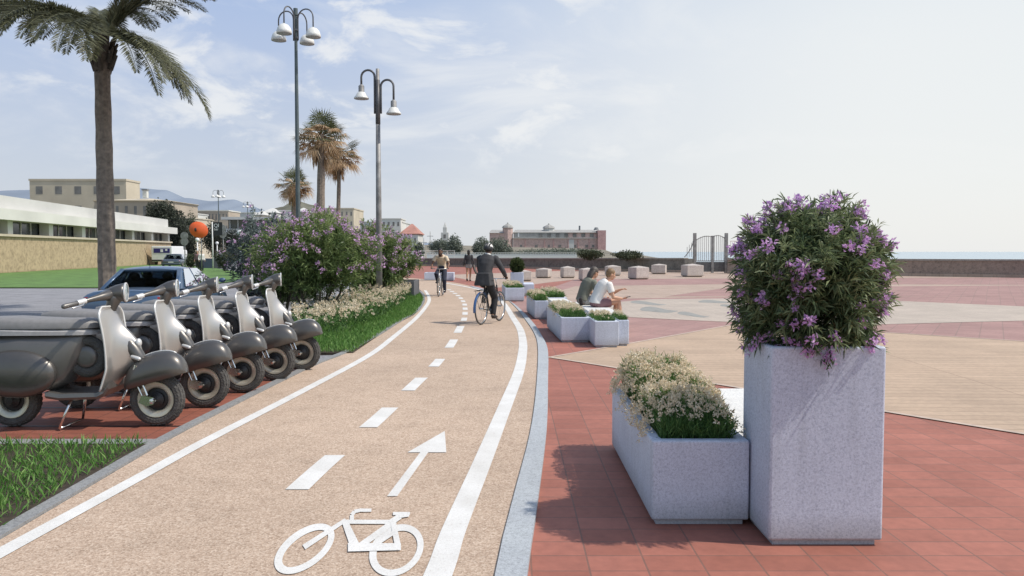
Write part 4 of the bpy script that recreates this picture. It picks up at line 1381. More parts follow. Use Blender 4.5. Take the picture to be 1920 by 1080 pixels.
Y2 = 24.0
x2 = XY(711, Y2)
t2 = thing('street_lamp', 'weathered grey lamp post with two curved arms and bell shades among the oleanders', 'street lamp', (x2, Y2, 0), 0)
H2 = ZY(129, Y2)
zk = lambda py: ZY(py, Y2)
m = MB(); m.tube([(0, 0, 0), (0, 0, H2 * .45), (0, 0, zk(215))], [.098, .086, .066], 12); m.tube([(0, 0, zk(225)), (0, 0, H2)], [.06, .055], 10)
m.build('pole', M['pole_grey'], t2, smooth=True)
m = MB(); m.tube([(0, 0, zk(233)), (0, 0, zk(150))], [.075, .07], 10); m.build('sleeve', M['pole_dark'], t2, smooth=True)
for s, zt, ze, rc in ((-1, 131, 160, .42), (1, 150, 190, .40)):
    o = Vector((s, -.1 * s, 0)).normalized()
    m = MB(); e = arch_lamp_arm(m, o * .095, o, zk(213), zk(zt), zk(ze), rc, .034)
    ar = m.build('arm', M['pole_dark'], t2, smooth=True)
    m = MB(); m.lathe([(.03, .04), (.08, 0), (.09, -.02), (.09, -.20), (.10, -.22)], 16, (e.x, e.y, e.z)); hd = m.build('lamp_housing', M['pole_grey'], ar, smooth=True, angle=40)
    m = MB(); m.lathe([(.10, -.20), (.13, -.22), (.17, -.30), (.225, -.365), (.23, -.40), (.215, -.405)], 22, (e.x, e.y, e.z)); sh = m.build('shade', M['shade_w'], ar, smooth=True)
    m = MB(); m.lathe([(.215, -.395), (.12, -.42), (.0001, -.425)], 20, (e.x, e.y, e.z)); m.build('diffuser', M['shade_in'], sh, smooth=True)

# globe lamps on the far side of the lawn
g0 = None
for px, py, Y, lab in ((450, 431, 52, 'white globe lamp left of the oleanders, tallest of the globes'), (370, 446, 78, 'white globe lamp below the orange disc'), (407, 453, 92, 'small white globe lamp below the black sign'), (491, 460, 70, 'white globe lamp just beside the shaded oleander')):
    x, y, z = AT(px, py, Y)
    if g0 is None:
        Hg = z
        g0 = thing('globe_lamp', lab, 'lamp', (x, y, 0), 0, 'white globe lamps beyond the lawn')
        m = MB(); m.tube([(0, 0, 0), (0, 0, Hg - .4)], [.075, .06], 8); m.build('pole', M['white'], g0, smooth=True)
        m = MB(); m.ell((0, 0, Hg - .19), (.2, .2, .2), 16, 12); m.build('globe', M['white'], g0, smooth=True)
    else:
        dup(g0, (x, y, 0), 0, lab, 'white globe lamps beyond the lawn', scale=z / Hg)
# ------------------------------------------------------------------ cars
def make_car(name, label, cat, loc, rotz, paint, L=4.2, Wd=1.75, H=1.36, cab=(.22, .30, .60, .76), tailh=.86, hoodh=.80, group=None, antenna=False):
    """x forward; origin at the middle of the footprint"""
    t = thing(name, label, cat, loc, rotz, group)
    hw = Wd / 2
    X = lambda f: -L / 2 + L * f
    def section(x, w, zl, zh, n=20, p=.45):
        r = []
        for j in range(n):
            a = 2 * PI * j / n
            cy = math.copysign(abs(math.cos(a)) ** p, math.cos(a)); cz = math.copysign(abs(math.sin(a)) ** p, math.sin(a))
            r.append(Vector((x, w * cy * (1 - .06 * max(0, cz)), (zl + zh) / 2 + (zh - zl) / 2 * cz)))
        return r
    m = MB()
    st = [(0, .80, .34, tailh - .12), (.015, .93, .26, tailh - .03), (.06, .98, .2, tailh), (.2, 1.0, .18, tailh + .03), (.5, 1.0, .18, (tailh + hoodh) / 2 + .06), (.72, 1.0, .18, hoodh + .06), (.85, .98, .18, hoodh), (.95, .93, .2, hoodh - .1), (.99, .8, .26, hoodh - .2)]
    m.rings([section(X(f), hw * w, zl, zh) for f, w, zl, zh in st], True)
    body = m.build('body', paint, t, smooth=True)
    # cabin: roof shell and glass band
    a, b, c, d = cab
    zb = lambda f: tailh + .01 if f < .45 else hoodh + .05
    roofw, basew = hw * .70, hw * .93
    m = MB()
    rr = []
    for f, dz, k in ((b - .005, -.05, .97), (b + .03, -.012, 1), (.45, .0, 1), (c - .03, -.012, 1), (c + .005, -.05, .97)):
        rr.append([Vector((X(f), roofw * k * u, H + dz - .045 * abs(u) ** 3)) for u in (-1, -.8, -.4, 0, .4, .8, 1)] + [Vector((X(f), roofw * k * u, H + dz - .075)) for u in (1, 0, -1)])
    m.rings(rr, True); m.build('roof', paint, t, smooth=True, angle=45)
    def pane(nm, q, mat, th=.012):
        m = MB(); q = [Vector(p) for p in q]
        nrm = (q[1] - q[0]).cross(q[3] - q[0]).normalized() * th
        m.add(q + [p + nrm for p in q], [(0, 1, 2, 3), (7, 6, 5, 4), (0, 4, 5, 1), (1, 5, 6, 2), (2, 6, 7, 3), (3, 7, 4, 0)])
        return m.build(nm, mat, t)
    zr = H - .07
    pane('rear_window', [(X(a), -basew * .86, zb(a)), (X(a), basew * .86, zb(a)), (X(b), roofw * .9, zr), (X(b), -roofw * .9, zr)], M['glass'])
    pane('windscreen', [(X(d), basew * .88, zb(d)), (X(d), -basew * .88, zb(d)), (X(c), -roofw * .9, zr), (X(c), roofw * .9, zr)], M['glass'])
    for s in (-1, 1):
        mid = .46
        for f0, f1, g0, g1 in ((a + .075, mid - .008, b + .035, mid - .008), (mid + .008, d - .035, mid + .008, c - .01)):
            q = [(X(f0), s * basew * .985, zb(.3) + .02), (X(f1), s * basew * .985, zb(f1) + .02), (X(g1), s * roofw * 1.0, zr + .01), (X(g0), s * roofw * 1.0, zr + .01)]
            pane('side_window', q if s < 0 else q[::-1], M['glass'])
        for nm_, p, q, r in (('rear_pillar', (X(a), s * basew * .93, zb(a) - .03), (X(b), s * roofw * .96, zr), .055), ('front_pillar', (X(d), s * basew * .93, zb(d) - .03), (X(c), s * roofw * .96, zr), .035), ('door_pillar', (X(mid), s * basew * .97, zb(mid) - .03), (X(mid), s * roofw * .99, zr), .03)):
            m = MB(); m.tube([p, q], (r, r * .5), 8); m.build(nm_, paint, t, smooth=True)
        m = MB(); m.add([(X(a) - .0, s * basew * .95, zb(a) - .02), (X(a + .085), s * basew * .975, zb(a) - .02), (X(b + .04), s * roofw * .99, zr + .01), (X(b), s * roofw * .95, zr + .01)], [(0, 1, 2, 3)])
        m.build('rear_quarter', paint, t)
        m = MB(); m.ell((X(d) - .12, s * (hw + .07), zb(.7) + .10), (.05, .09, .06), 10, 8); m.build('wing_mirror', paint, t, smooth=True)
        m = MB(); m.ell((X(.012), s * hw * .72, tailh - .2), (.04, .17, .075), 14, 8); m.build('tail_lamp', M['red_lamp'], t, smooth=True)
        m = MB(); m.ell((X(.965), s * hw * .68, hoodh - .16), (.07, .17, .07), 14, 8); m.build('headlamp', M['lens'], t, smooth=True)
    m = MB()
    for x in (X(.36), X(.52)):
        for s in (-1, 1):
            m.obox((x - .05, s * .36, tailh - .06), (.06, 0, .02), (0, .22, 0), (-.03, 0, .24))
            m.ell((x - .09, s * .36, tailh + .26), (.05, .12, .08), 10, 8)
    m.build('seats', M['black'], t, smooth=False)
    m = MB(); m.obox((X(-.004), 0, tailh - .32), (.01, 0, 0), (0, .26, 0), (0, 0, .055)); m.build('number_plate', M['plate'], t)
    m = MB(); m.rings([section(X(f), hw * w, .27, .42, 14, .4) for f, w in ((-.012, .86), (.0, .95), (.03, 1.005), (.05, 1.0))], True); m.build('bumper', paint, t, smooth=True)
    for f in (.19, .81):
        for s in (-1, 1):
            m = MB(); torus(m, (X(f), s * (hw - .09), .31), .225, .085, n=24, k=10, sq=1.0); w = m.build('wheel', M['tyre'], t, smooth=True)
            m = MB(); m.lathe([(.19, s * -.0), (.17, s * .06), (.05, s * .075), (.0001, s * .08)], 18, (X(f), s * (hw - .09), .31), 'y'); m.build('rim', M['sc_rim'], w, smooth=True)
    if antenna:
        m = MB(); m.tube([(X(b) + .25, .12, H - .03), (X(b) - .02, .12, H + .40)], [.008, .004], 6); m.build('antenna', M['black'], t)
    return t

Yc = 17.9
make_car('parked_car', 'blue coupe seen from behind with its antenna up, parked behind the scooters', 'car', (XY(306, Yc), Yc, .006), R_(92), M['car_blue'], L=4.1, Wd=1.86, H=1.32, cab=(.20, .34, .58, .78), tailh=.85, antenna=True)
make_car('parked_car', 'black car mostly hidden behind the largest oleander', 'car', (XY(530, 27), 27, .006), R_(90), M['car_dark'], L=4.0, Wd=1.7, H=1.28, tailh=.86)
Yg = 84
make_car('parked_car', 'grey car with dark rear window right in front of the white van', 'car', (XY(330, Yg), Yg, .006), R_(100), M['car_grey'], L=4.2, Wd=2.1, H=1.42)
# van
Yv = 96
t = thing('van', 'white box van with a dark blue panel on its back, beside the stone wall', 'van', (XY(320, Yv), Yv, .006), R_(90))
m = MB(); m.box(-2.4, 1.0, -1.25, 1.25, .45, 2.32); m.build('body', M['white'], t, bevel=(.08, 3))
m = MB(); m.box(1.01, 2.5, -1.1, 1.1, .45, 1.9); m.build('cab', M['white'], t, bevel=(.2, 3))
m = MB(); m.box(-2.43, -2.402, -1.0, .95, 1.5, 2.05); pn = m.build('rear_panel', M['navy_sign'], t)
m = MB(); m.box(-2.445, -2.432, -.2, .12, 1.6, 1.95); m.box(-2.445, -2.432, -.72, -.45, 1.75, 1.98); m.build('panel_marks', M['white'], pn)
m = MB(); m.box(-2.44, -2.402, -1.2, 1.2, .5, .68); m.build('bumper', M['black'], t)
for x in (-1.5, 1.6):
    for s in (-1, 1):
        m = MB(); torus(m, (x, s * 1.08, .34), .24, .1, n=20, k=8); m.build('wheel', M['tyre'], t, smooth=True)

# ------------------------------------------------------------------ signs and small things beyond the lawn
def pole_thing(name, label, cat, px, pyt, Y, r=.05, mat=None):
    x, y, z = AT(px, pyt, Y)
    t = thing(name, label, cat, (x, y, 0))
    m = MB(); m.tube([(0, 0, 0), (0, 0, z)], r, 8); m.build('pole', mat or M['pole_grey'], t, smooth=True)
    return t, z
Ys = 62
t, z = pole_thing('round_sign', 'orange convex disc sign on a thin grey pole', 'sign', 377, 424, Ys, .045)
zc = ZY(431, Ys)
m = MB(); Rd = 16.5 / F * Ys
rs = []
for r, d in ((.0001, -.22), (.35, -.2), (.7, -.13), (1, 0), (1, .03), (.7, -.09), (.0001, -.18)):
    rs.append([Vector((-.12, -.2, zc)) + Vector((Rd * r * math.cos(a), d + .10 * r * math.cos(a), Rd * .92 * r * math.sin(a) - .08 * r * math.cos(a))) for a in [2 * PI * k / 32 for k in range(32)]])
m.rings(rs, True); m.build('disc', M['orange'], t, smooth=True, angle=40)
m = MB(); m.ell((-.25, -.5, zc - .0), (.09, .05, .16), 10, 8); m.build('hub', M['black'], t, smooth=True)
t, z = pole_thing('traffic_sign', 'grey backs of two round traffic signs on one pole, right of the white van', 'sign', 346, 437, 66)
for k, py in enumerate((442, 453)):
    m = MB(); m.lathe([(.0001, -.03), (.33, -.02), (.33, .0), (.0001, .0)], 20, (0, -.05, ZY(py, 66)), 'y'); m.build('sign_plate', M['pole_grey'], t)
Yk = 70
t, z = pole_thing('pole_sign', 'black rectangular sign with white letters hung from a pale pole', 'sign', 398, 416, Yk, .06, M['shade_w'])
w = 17 / F * Yk; h = 25 / F * Yk; zt = ZY(416.5, Yk)
m = MB(); m.box(.08, .08 + w, -.04, .0, zt - h, zt); sp = m.build('sign_panel', M['sign_black'], t)
def text_part(txt, size, loc, mat, par, name='lettering', ext=.004, rot=(PI / 2, 0, 0)):
    cu = bpy.data.curves.new('txt', 'FONT'); cu.body = txt; cu.size = size; cu.extrude = ext
    ob = bpy.data.objects.new('txt', cu); COL.objects.link(ob)
    bpy.context.view_layer.update()
    me = bpy.data.meshes.new_from_object(ob.evaluated_get(bpy.context.evaluated_depsgraph_get()))
    bpy.data.objects.remove(ob)
    me.name = name; me.materials.clear(); me.materials.append(mat)
    o = bpy.data.objects.new(name, me); COL.objects.link(o)
    o.location = loc; o.rotation_euler = rot; o.parent = par
    return o
text_part('QI', .46, (.14, -.05, zt - .46), M['white'], sp)
text_part('bar', .30, (.16, -.05, zt - .74), M['white'], sp)
t, z = pole_thing('traffic_sign', 'pale round sign right behind the black lettered sign', 'sign', 418, 420, 76, .05)
for py in (428, 440):
    m = MB(); m.lathe([(.0001, -.03), (.34, -.02), (.34, .0), (.0001, .0)], 20, (0, -.05, ZY(py, 76)), 'y'); m.build('sign_plate', M['pole_grey'], t)
xb, yb = G(394, 503.5)
t = thing('utility_box', 'blue-grey box at the far edge of the lawn under the orange disc', 'box', (xb, yb, 0))
m = MB(); m.box(-.95, .5, -.5, .5, 0, ZY(484.5, yb)); m.build('cabinet', M['blue_box'], t, bevel=(.03, 2))
m = MB(); m.box(.502, 1.2, -.4, .4, 0, ZY(482, yb)); m.build('side_unit', M['dark_planter'], t, bevel=(.03, 2))
# ------------------------------------------------------------------ buildings
def win_part(par, x0, x1, z0, z1, y, mat=None, depth=.04):
    m = MB(); m.box(x0, x1, y - depth, y - .002, z0, z1)
    return m.build('window', mat or M['glass_dark'], par)

def block(name, label, px0, px1, pyt, Y, depth, mat, cat='building', floors=0, cols=0, roof=None, roofmat=None, group=None, ww=.5, wh=.5, z0=0.0, cornice=True, pyb=None, rotz=0):
    """building whose front stands at depth Y, spanning two pixel columns of the photograph"""
    x0, x1 = XY(px0, Y), XY(px1, Y)
    h = ZY(pyt, Y)
    t = thing(name, label, cat, ((x0 + x1) / 2, Y, z0), R_(rotz), group)
    a = (x1 - x0) / 2; h -= z0
    m = MB(); m.box(-a, a, 0, depth, 0, h); m.build('wall', mat, t)
    if cornice:
        m = MB(); m.box(-a - .15, a + .15, -.15, depth + .15, h + .002, h + max(.15, h * .025)); m.build('cornice', roofmat or mat, t)
    if roof:
        m = MB(); e = .4
        m.add([(-a - e, -e, h + .2), (a + e, -e, h + .2), (a + e, depth + e, h + .2), (-a - e, depth + e, h + .2), (-a + min(a, depth / 2) * .9, depth / 2, h + roof), (a - min(a, depth / 2) * .9, depth / 2, h + roof)],
              [(0, 1, 5, 4), (1, 2, 5), (2, 3, 4, 5), (3, 0, 4), (3, 2, 1, 0)])
        m.build('roof', roofmat or M['b_roof'], t)
    fh = h / max(1, floors); cw = 2 * a / max(1, cols)
    for i in range(floors):
        for j in range(cols):
            cx = -a + cw * (j + .5); cz = fh * (i + .52)
            f = win_part(t, cx - cw * ww / 2, cx + cw * ww / 2, cz - fh * wh / 2, cz + fh * wh / 2, 0, M['window_haze'])
    return t

# long low pavilion on the left: stone base, glazed band with white piers, deep white fascias
A0 = Vector((-35.5, 40.0, 0)); A1 = Vector((-46.0, 104.5, 0))
u = (A1 - A0); Lp = u.length; ang = math.atan2(u.y, u.x)
t = thing('pavilion', 'low white pavilion with flat fascia and piers above a tan stone wall', 'building', tuple(A0), ang)
# local: x along the facade (away from camera), facade faces -y
zs = 2.94; zw = 4.05; zf1 = 4.88; zf2 = 5.60
m = MB(); m.box(0, Lp, 0, 14, 0, zs); m.build('stone_base', M['stone'], t)
m = MB(); m.box(0, Lp - .4, 1.0, 13.5, zs + .002, zw); m.build('glazing', M['glass_dark'], t)
npier = 9
for k in range(npier):
    x = Lp - .55 - k * 7.4
    m = MB(); m.box(x - .42, x + .42, .12, .9, zs + .002, zw); m.build('pier', M['b_white'], t)
    for q in (1.9, 3.7, 5.5):
        m = MB(); m.box(x - q - .06, x - q + .06, .93, .998, zs + .002, zw); m.build('mullion', M['b_white'], t)
m = MB(); m.box(-.2, Lp + 1.0, -.6, 14, zw + .002, zf1); m.build('fascia', M['b_white'], t)
m = MB(); m.box(-.2, Lp - .3, .25, 13.6, zf1 + .002, zf2 + .35); m.build('parapet', M['b_pale'], t)
m = MB(); m.box(-.2, Lp + .02, -.18, -.02, zs - .12, zs + .06); m.build('sill_course', M['b_cream'], t)

block('apartment_building', 'tall cream block at the far left edge above the pavilion', 60, 240, 339, 190, 7, M['b_cream'], floors=4, cols=5, ww=.35, wh=.4)
block('villa', 'beige villa with a chimney, left, rising behind the dark round tree', 180, 316, 378, 165, 16, M['b_beige'], floors=3, cols=8, ww=.3, wh=.5, roof=1.2, roofmat=M['b_cream'])
t = thing('chimney', 'white chimney stack on the beige villa', 'chimney', (XY(276, 170), 170, ZY(371, 170)))
m = MB(); m.box(-.45, .45, -.45, .45, 0, 1.6); m.build('stack', M['b_white'], t); m = MB(); m.box(-.6, .6, -.6, .6, 1.602, 1.9); m.build('cap', M['b_grey'], t)
block('apartment_building', 'small cream block between the dark tree and the orange disc', 336, 364, 410, 150, 10, M['b_cream'], floors=4, cols=2, ww=.4, wh=.4)
block('apartment_building', 'cream terraced building with flat roof behind the black sign', 372, 430, 396, 210, 9, M['b_beige'], floors=4, cols=9, ww=.35, wh=.5, roofmat=M['b_white'])
block('apartment_building', 'white low building right of the cream terraced one, above the grey deck', 434, 478, 400, 230, 15, M['b_white'], floors=3, cols=7, ww=.5, wh=.35)
block('house', 'white hillside house left of the short shaggy palm', 490, 520, 400, 260, 10, M['b_white'], floors=4, cols=4, ww=.4, wh=.3, roof=2.0, roofmat=M['b_pale'])
block('house', 'white house just behind the short shaggy palm', 522, 548, 396, 265, 10, M['b_pale'], floors=3, cols=3, ww=.4, wh=.3)
# grey flat-roofed slab, long dark band
t = thing('office_building', 'long grey flat-roofed building with dark window bands behind the lawn trees', 'building', (XY(500, 130), 130, 0))
a = (XY(575, 130) - XY(425, 130)) / 2
zt = ZY(407, 130)
m = MB(); m.box(-a, a, 0, 14, 0, zt - 1.9); m.build('wall', M['b_grey'], t)
m = MB(); m.box(-a + .3, a - .3, .3, 13.5, zt - 1.898, zt - .45); m.build('window_band', M['glass_dark'], t)
for k in range(10):
    x = -a + .6 + (2 * a - 1.2) * k / 9
    m = MB(); m.box(x - .07, x + .07, .18, .298, zt - 1.898, zt - .45); m.build('mullion', M['b_pale'], t)
m = MB(); m.box(-a - .5, a + .5, -.8, 14.5, zt - .448, zt); m.build('roof', M['b_pale'], t)
m = MB(); m.box(-a - .3, a + .3, -.5, -.002, zt - 3.2, zt - 1.95); m.build('balcony', M['b_pale'], t)

block('apartment_building', 'pale yellow block seen between the two fan palm trunks', 604, 664, 392, 240, 16, M['b_cream'], floors=5, cols=7, ww=.35, wh=.4)
block('apartment_building', 'hazy white apartment house right of the lamp post, dark roof terrace', 676, 754, 417, 185, 16, M['b_pale'], floors=4, cols=7, ww=.4, wh=.45)
block('apartment_building', 'white stair-stepped house, highest of the row right of the lamp post', 716, 752, 411, 183, 8, M['b_white'], floors=4, cols=4, ww=.4, wh=.4)
block('house', 'small house with a red hipped roof above the farthest oleander', 752, 784, 440, 175, 10, M['b_pale'], floors=2, cols=3, ww=.3, wh=.4, roof=2.6, roofmat=M['b_redroof'])
t = thing('bell_tower', 'slim pale bell tower above the hazy trees', 'tower', (XY(834, 330), 330, 0))
zt = ZY(436, 330)
m = MB(); m.box(-1.6, 1.6, 0, 3.2, 0, zt); m.build('shaft', M['b_pale'], t)
m = MB(); m.box(-.8, .8, .6, 2.6, zt + .002, zt + 2.2); m.build('belfry', M['b_pale'], t)
m = MB(); m.add([(-.7, .7, zt + 2.21), (.7, .7, zt + 2.21), (.7, 2.5, zt + 2.21), (-.7, 2.5, zt + 2.21), (0, 1.6, zt + 4.6)], [(0, 1, 4), (1, 2, 4), (2, 3, 4), (3, 0, 4), (3, 2, 1, 0)]); m.build('spire', M['b_pale'], t)
win_part(t, -.5, .5, zt - 2.4, zt - .8, 0, M['window_haze'])

# the long pink waterfront building
Yp = 250
t = thing('waterfront_building', 'long pink brick building with slate roof and turrets on the far shore', 'building', (XY(1026, Yp), Yp, 0))
sx = lambda px: XY(px, Yp) - XY(1026, Yp)
sz = lambda py: ZY(py, Yp)
m = MB(); m.box(sx(962), sx(1120), 0, 16, 0, sz(447)); m.build('wall', M['b_pink'], t)
m = MB(); m.box(sx(1120) + .002, sx(1135), -1.2, 15, 0, sz(432)); m.build('end_wall', M['b_pink2'], t)
m = MB(); m.box(sx(960), sx(1120) - .002, -.35, 16.2, sz(447) + .002, sz(445.8)); m.build('string_course', M['b_pale'], t)
m = MB(); m.box(sx(963), sx(1119), .6, 15.5, sz(445.8) + .002, sz(436)); m.build('attic', M['b_pink'], t)
m = MB()
za, zb_ = sz(436) + .01, sz(429.5)
m.add([(sx(962), .1, za), (sx(1119.5), .1, za), (sx(1119.5), 8, zb_), (sx(966), 8, zb_), (sx(962), 16, za), (sx(1119.5), 16, za)], [(0, 1, 2, 3), (3, 2, 5, 4), (0, 3, 4), (1, 5, 2), (0, 4, 5, 1)])
m.build('roof', M['b_roof'], t)
m = MB(); m.box(sx(964), sx(1062), .35, .598, sz(445.5), sz(436.2)); m.build('roof_apron', M['b_roof'], t)
for k in range(7):
    px = 1010 + k * 16
    f = win_part(t, sx(px), sx(px + 7), sz(444.5), sz(437.5), .35 if px < 1062 else .6, M['window_haze'], .12)
for k, px in enumerate((975, 1003, 1027, 1047, 1076, 1097, 1110)):
    win_part(t, sx(px), sx(px + 4 + (k % 2)), sz(464), sz(459), 0, M['window_haze'], .08)
for k, px in enumerate((984, 1020, 1037, 1065, 1083, 1104)):
    m = MB(); m.box(sx(px), sx(px + 1.2), -.2, -.002, 0, sz(447)); m.build('pilaster', M['b_pink2'], t)
m = MB(); m.box(sx(1066), sx(1076), -.12, -.002, sz(470), sz(449)); m.build('pale_panel', M['b_pale'], t)
m = MB(); m.box(sx(1088), sx(1091), 6, 6.6, zb_ - .5, sz(422)); m.build('chimney', M['b_grey'], t)
m = MB(); m.tube([(sx(1119), 2, sz(431)), (sx(1119), 2, sz(426))], [.9, .5], 8); m.build('finial', M['b_grey'], t)
m = MB(); m.box(sx(971), sx(973.5), .2, .34, sz(444), sz(436.5)); m.build('white_panel', M['white'], t)
# octagonal turrets
def turret(pxc, half, py_base, py_eave, py_top, mat, y0):
    c = sx(pxc); r = half / F * Yp
    m = MB(); m.lathe([(r, sz(py_base)), (r, sz(py_eave))], 8, (c, y0 + r, 0), cap=True); w = m.build('turret', mat, t)
    m = MB(); m.lathe([(r * 1.18, sz(py_eave) + .002), (r * .95, sz(py_eave) + (sz(py_top) - sz(py_eave)) * .35), (r * .2, sz(py_top) - .4), (.15, sz(py_top))], 8, (c, y0 + r, 0), cap=True); m.build('turret_roof', M['b_roof'], w)
turret(952, 9.5, 476, 427, 417, M['b_pink'], -.5)
turret(1030.5, 10.5, 433, 427, 417.5, M['b_pale'], 4)
m = MB(); m.box(sx(918), sx(945), 0, 12, 0, sz(437)); m.build('side_wing', M['b_pink'], t)
m = MB(); m.add([(sx(917), -.4, sz(437) + .01), (sx(944), -.4, sz(437) + .01), (sx(944), 6, sz(430)), (sx(920), 6, sz(430)), (sx(917), 12, sz(437) + .01), (sx(944), 12, sz(437) + .01)], [(0, 1, 2, 3), (3, 2, 5, 4), (0, 3, 4), (1, 5, 2), (0, 4, 5, 1)])
m.build('wing_roof', M['b_roof'], t)

# ------------------------------------------------------------------ sea wall, gate, railings, cubes
def seg_wall(name, label, P0, P1, zt0, zt1, th, mat, capm):
    P0 = Vector((*P0, 0)); P1 = Vector((*P1, 0))
    d = (P1 - P0).normalized(); n = Vector((-d.y, d.x, 0)) * th
    t = thing(name, label, 'wall', tuple((P0 + P1) / 2))
    c = (P0 + P1) / 2
    def quadprism(a, b, n, z00, z01, z10, z11, e=0):
        A = a - c - n * e; B = b - c - n * e; n2 = n * (1 + 2 * e)
        return [A + Vector((0, 0, z00)), B + Vector((0, 0, z10)), B + n2 + Vector((0, 0, z10)), A + n2 + Vector((0, 0, z00)), A + Vector((0, 0, z01)), B + Vector((0, 0, z11)), B + n2 + Vector((0, 0, z11)), A + n2 + Vector((0, 0, z01))]
    F6 = [(3, 2, 1, 0), (4, 5, 6, 7), (0, 1, 5, 4), (1, 2, 6, 5), (2, 3, 7, 6), (3, 0, 4, 7)]
    m = MB(); m.add(quadprism(P0, P1, n, 0, zt0 - .12, 0, zt1 - .12), F6); m.build('wall_face', mat, t)
    m = MB(); m.add(quadprism(P0, P1, n, zt0 - .118, zt0, zt1 - .118, zt1, .15), F6); m.build('coping', capm, t)
    m = MB(); m.add(quadprism(P0 - n * .25, P1 - n * .25, n * .248, 0, .2, 0, .2), F6); m.build('footing', M['tan_far'], t)
    return t
W0 = (XY(700, 98), 98); W1 = (XY(1283, 61), 61)
seg_wall('sea_wall', 'long dark stained sea wall with pale coping along the back of the plaza', W0, W1, ZY(484, 98), ZY(483.5, 61), .45, M['wall'], M['wall_cap'])
W2 = (XY(1364, 58), 58); W3 = (XY(2300, 44), 44)
seg_wall('sea_wall', 'tan sea wall to the right of the iron gate', W2, W3, ZY(484, 58), ZY(484, 58), .45, M['tanwall'], M['wall_cap'])

# gate
Yg = 59.5
t = thing('iron_gate', 'grey iron gate with arched bar tops in the sea wall', 'gate', (XY(1334, Yg), Yg, .01))
gx = lambda px: XY(px, Yg) - XY(1334, Yg)
gz = lambda py: ZY(py, Yg) - .01
for px, pt in ((1302, 437), (1361, 437)):
    m = MB(); m.box(gx(px) - .11, gx(px) + .11, -.11, .11, 0, gz(pt)); m.build('post', M['pole_grey'], t)
m = MB(); m.box(gx(1335.5) - .09, gx(1335.5) + .09, -.08, .08, 0, gz(442)); m.build('post', M['pole_grey'], t)
for a_, b_ in ((1304.5, 1333.5), (1337.5, 1358.5)):
    pa, pb = (450, 443.5) if a_ < 1320 else (443, 447)
    ys = lambda f: (pa + (pb - pa) * f) - 3.2 * math.sin(PI * f)
    lf = None
    m = MB(); m.tube([(gx(a_ + (b_ - a_) * k / 10), 0, gz(ys(k / 10))) for k in range(11)], .035, 6); lf = m.build('gate_leaf', M['pole_grey'], t, smooth=True)
    m = MB(); m.box(gx(a_), gx(b_), -.03, .03, gz(490), gz(488.4)); m.build('rail', M['pole_grey'], lf)
    m = MB(); m.box(gx(a_), gx(b_), -.02, .02, .1, gz(491)); m.build('kick_panel', M['pole_dark'], lf)
    nb = 8 if a_ < 1320 else 6
    for k in range(nb):
        f = (k + .5) / nb
        m = MB(); m.tube([(gx(a_ + (b_ - a_) * f), 0, gz(489)), (gx(a_ + (b_ - a_) * f), 0, gz(ys(f) - 1.2))], .02, 5); m.build('bar', M['pole_grey'], lf)
m = MB()
m.tube([(gx(1283 + 16 * math.sin(PI / 2 * k / 10)), 0, gz(482 - 30 * (1 - math.cos(PI / 2 * k / 10)) ** .55 if k else 482)) for k in range(11)], .035, 6)
sf = m.build('side_screen', M['pole_grey'], t, smooth=True)
for k in range(3):
    px = 1288 + 4 * k
    m = MB(); m.tube([(gx(px), 0, gz(482)), (gx(px), 0, gz(463 - 4 * k))], .018, 5); m.build('bar', M['pole_grey'], sf)
m = MB(); m.box(gx(1283), gx(1300), -.2, .2, 0, gz(485)); m.build('gate_pier', M['wall'], t)
m = MB(); m.box(gx(1363.5), gx(1366), -.2, .2, 0, gz(483)); m.build('gate_pier', M['tanwall'], t)
# pale fence panel right of the gate
t = thing('railing_fence', 'pale thin railing on the tan wall right of the gate', 'fence', (XY(1400, 57), 57, ZY(484, 58)))
for k in range(12):
    m = MB(); m.tube([(-1.2 + k * .28, 0, 0), (-1.2 + k * .28, 0, 1.25)], .015, 5); m.build('bar', M['b_pink'], t)
m = MB(); m.tube([(-1.25, 0, 1.26), (2.0, 0, 1.26)], .02, 5); m.build('top_rail', M['b_pink'], t)

# white railing along the far terrace, behind the sea wall
Yr = 112
t = thing('railing_fence', 'long pale balustrade behind the sea wall below the pink building', 'fence', (XY(940, Yr), Yr, 0))
rx = lambda px: XY(px, Yr) - XY(940, Yr)
m = MB(); m.box(rx(800), rx(1082), 0, .3, 0, ZY(476.5, Yr)); m.build('low_wall', M['rail_white'], t)
m = MB(); m.box(rx(800), rx(1082), -.05, .35, ZY(474.6, Yr), ZY(473.6, Yr)); m.build('top_rail', M['rail_white'], t)
for k in range(60):
    x = rx(800) + (rx(1082) - rx(800)) * (k + .5) / 60
    m = MB(); m.box(x - .09, x + .09, .08, .22, ZY(476.5, Yr) + .002, ZY(474.6, Yr) - .002); m.build('baluster', M['rail_white'], t)
t = thing('railing_fence', 'white tubular railing frame at the end of the sea wall behind the oncoming cyclist', 'fence', (XY(815, 92), 92, ZY(484, 92)))
for k in range(6):
    m = MB(); m.tube([(-1.9 + k * .85, 0, 0), (-1.9 + k * .85, 0, .85)], .03, 6); m.build('post', M['rail_white'], t)
for z in (.45, .86):
    m = MB(); m.tube([(-1.95, 0, z), (2.4, 0, z)], .03, 6); m.build('rail', M['rail_white'], t)
